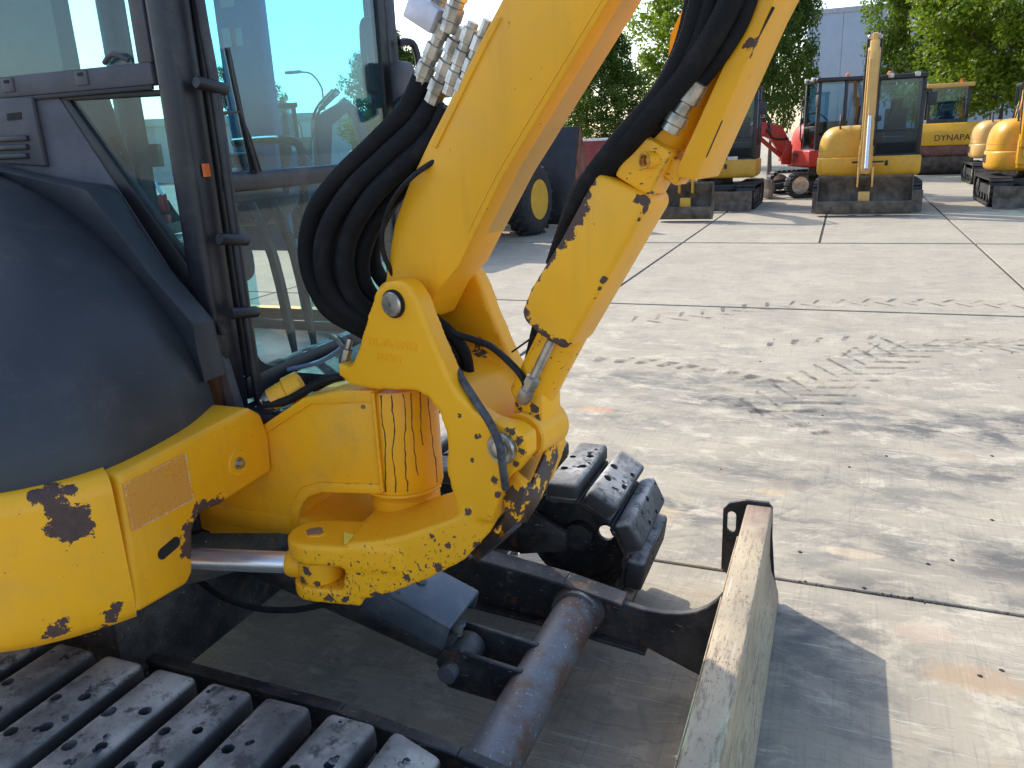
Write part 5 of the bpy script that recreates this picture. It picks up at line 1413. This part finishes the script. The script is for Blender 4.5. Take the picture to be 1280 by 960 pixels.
# ================================================================== TREES
n = NT('leaf')
oi = n.N('ShaderNodeObjectInfo').outputs['Random']
at_ = n.N('ShaderNodeVertexColor', layer_name='leafvar')
oc = n.N('ShaderNodeObjectInfo').outputs['Color']
c = n.mix(at_.outputs[0], (.030, .068, .009), (.10, .165, .018))
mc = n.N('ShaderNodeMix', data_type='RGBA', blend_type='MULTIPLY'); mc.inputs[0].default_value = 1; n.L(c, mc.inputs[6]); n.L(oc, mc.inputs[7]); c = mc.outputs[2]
tl = n.N('ShaderNodeBsdfTranslucent'); ms = n.N('ShaderNodeMixShader'); ms.inputs[0].default_value = .5
n.set(Base_Color=c, Roughness=.45, Specular_IOR_Level=.4)
n.L(n.mix(.5, c, (.14, .22, .015)), tl.inputs[0]); n.L(n.b.outputs[0], ms.inputs[1]); n.L(tl.outputs[0], ms.inputs[2]); n.L(ms.outputs[0], n.out.inputs[0])
M['leaf'] = n.mat
M['bark'] = plain('bark', (.09, .07, .05), .9, 0, .3, 8, .4, True)
def crown_mesh(seed, nl=15000, rx=2.6, h=6.6, z0=1.7):
    rnd = random.Random(seed)
    clumps = []
    for k in range(300):
        u = rnd.random(); z = u ** .9
        rad = (math.sin(math.pi * min(1, .14 + .86 * z) ** .85) ** .65) * rx
        a = rnd.uniform(0, 2 * math.pi); r = rad * math.sqrt(rnd.uniform(.15, 1.0)) * rnd.uniform(.75, 1.12)
        clumps.append((r * math.cos(a), r * math.sin(a), z0 + z * h, rnd.uniform(.28, .62), rnd.random()))
    vs_, fs, cols = [], [], []
    for k in range(nl):
        cx, cy, cz, cr, cv_ = rnd.choice(clumps)
        d = V((rnd.gauss(0, 1), rnd.gauss(0, 1), rnd.gauss(0, .75))).normalized() * cr * rnd.uniform(.45, 1.0)
        p = V((cx, cy, cz)) + d
        s_ = rnd.uniform(.045, .088)
        nrm = (d.normalized() * .5 + V((rnd.gauss(0, .6), rnd.gauss(0, .6), rnd.gauss(.5, .5)))).normalized()
        t = nrm.orthogonal().normalized(); t = (Matrix.Rotation(rnd.uniform(0, 6.28), 3, nrm) @ t); q = nrm.cross(t)
        b = len(vs_)
        vs_ += [p - t * s_, p + q * s_ * .62 + nrm * s_ * .15, p + t * s_ * 1.2, p - q * s_ * .62 + nrm * s_ * .15]
        fs.append((b, b + 1, b + 2, b + 3)); cols += [min(1, max(0, cv_ * .6 + rnd.random() * .5))] * 4
    me = bpy.data.meshes.new('crown'); me.from_pydata([tuple(v) for v in vs_], [], fs); me.update()
    vc = me.color_attributes.new('leafvar', 'FLOAT_COLOR', 'POINT')
    vc.data.foreach_set('color', [k for c_ in cols for k in (c_, c_, c_, 1)])
    me.materials.append(M['leaf'])
    tm = MB().tube([(0, 0, -.05), (.04, .02, 1.2), (-.03, .05, 2.6), (.02, 0, 4.6), (0, 0, z0 + h * .85)], [.17, .13, .11, .07, .03], 10, sub=3)
    for k in range(22):
        a = k * 2.4; z = 1.8 + k * h * .036
        rr = rx * (.9 - .02 * k)
        tm.tube([(0, 0, z), (rr * .4 * math.cos(a), rr * .4 * math.sin(a), z + .5), (rr * .8 * math.cos(a), rr * .8 * math.sin(a), z + 1.0)], [.05, .035, .012], 6)
    return me, tm.mesh('trunk')
CR = [crown_mesh(s_, 44000) for s_ in (1, 2, 3)]
for a_, b_ in CR:
    b_.materials.append(M['bark'])
def tree(label, x, y, s_, k, rz, kind='deciduous_tree', wide=1.0, hue=(1, 1, 1)):
    t = thing(kind, label, 'tree', (x, y, 0), 'trees along the far side of the yard', rz, True)
    t.scale = (s_ * wide, s_ * wide, s_)
    c_ = link('crown', CR[k][0], M['leaf']); c_.parent = t; c_.color = (*hue, 1)
    o = link('trunk', CR[k][1], M['bark']); o.parent = t
tree('dark leafy tree above the red-brown container', -8.7, 31.0, .68, 0, .3)
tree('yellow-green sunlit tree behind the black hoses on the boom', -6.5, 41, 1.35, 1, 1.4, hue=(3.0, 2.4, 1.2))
tree('dense dark tree standing behind the red excavator', -2.55, 31.5, 1.05, 2, 2.2, wide=.60)
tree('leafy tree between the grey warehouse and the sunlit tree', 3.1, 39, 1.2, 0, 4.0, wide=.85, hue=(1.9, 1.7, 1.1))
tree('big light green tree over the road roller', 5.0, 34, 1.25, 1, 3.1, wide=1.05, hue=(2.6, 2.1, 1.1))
tree('large tree beyond the faded tan excavator', 9.6, 33.5, 1.3, 2, .9)
tree('far tree seen through the cab windscreen beside the street lamp', -40.5, 50, 1.05, 1, 1.1)
tree('thin tree seen at the left door of the cab', -19.0, 33, .8, 2, 5.1)
tree('leafy tree seen through the cab side window', -42, 30, 1.2, 0, 2.0)
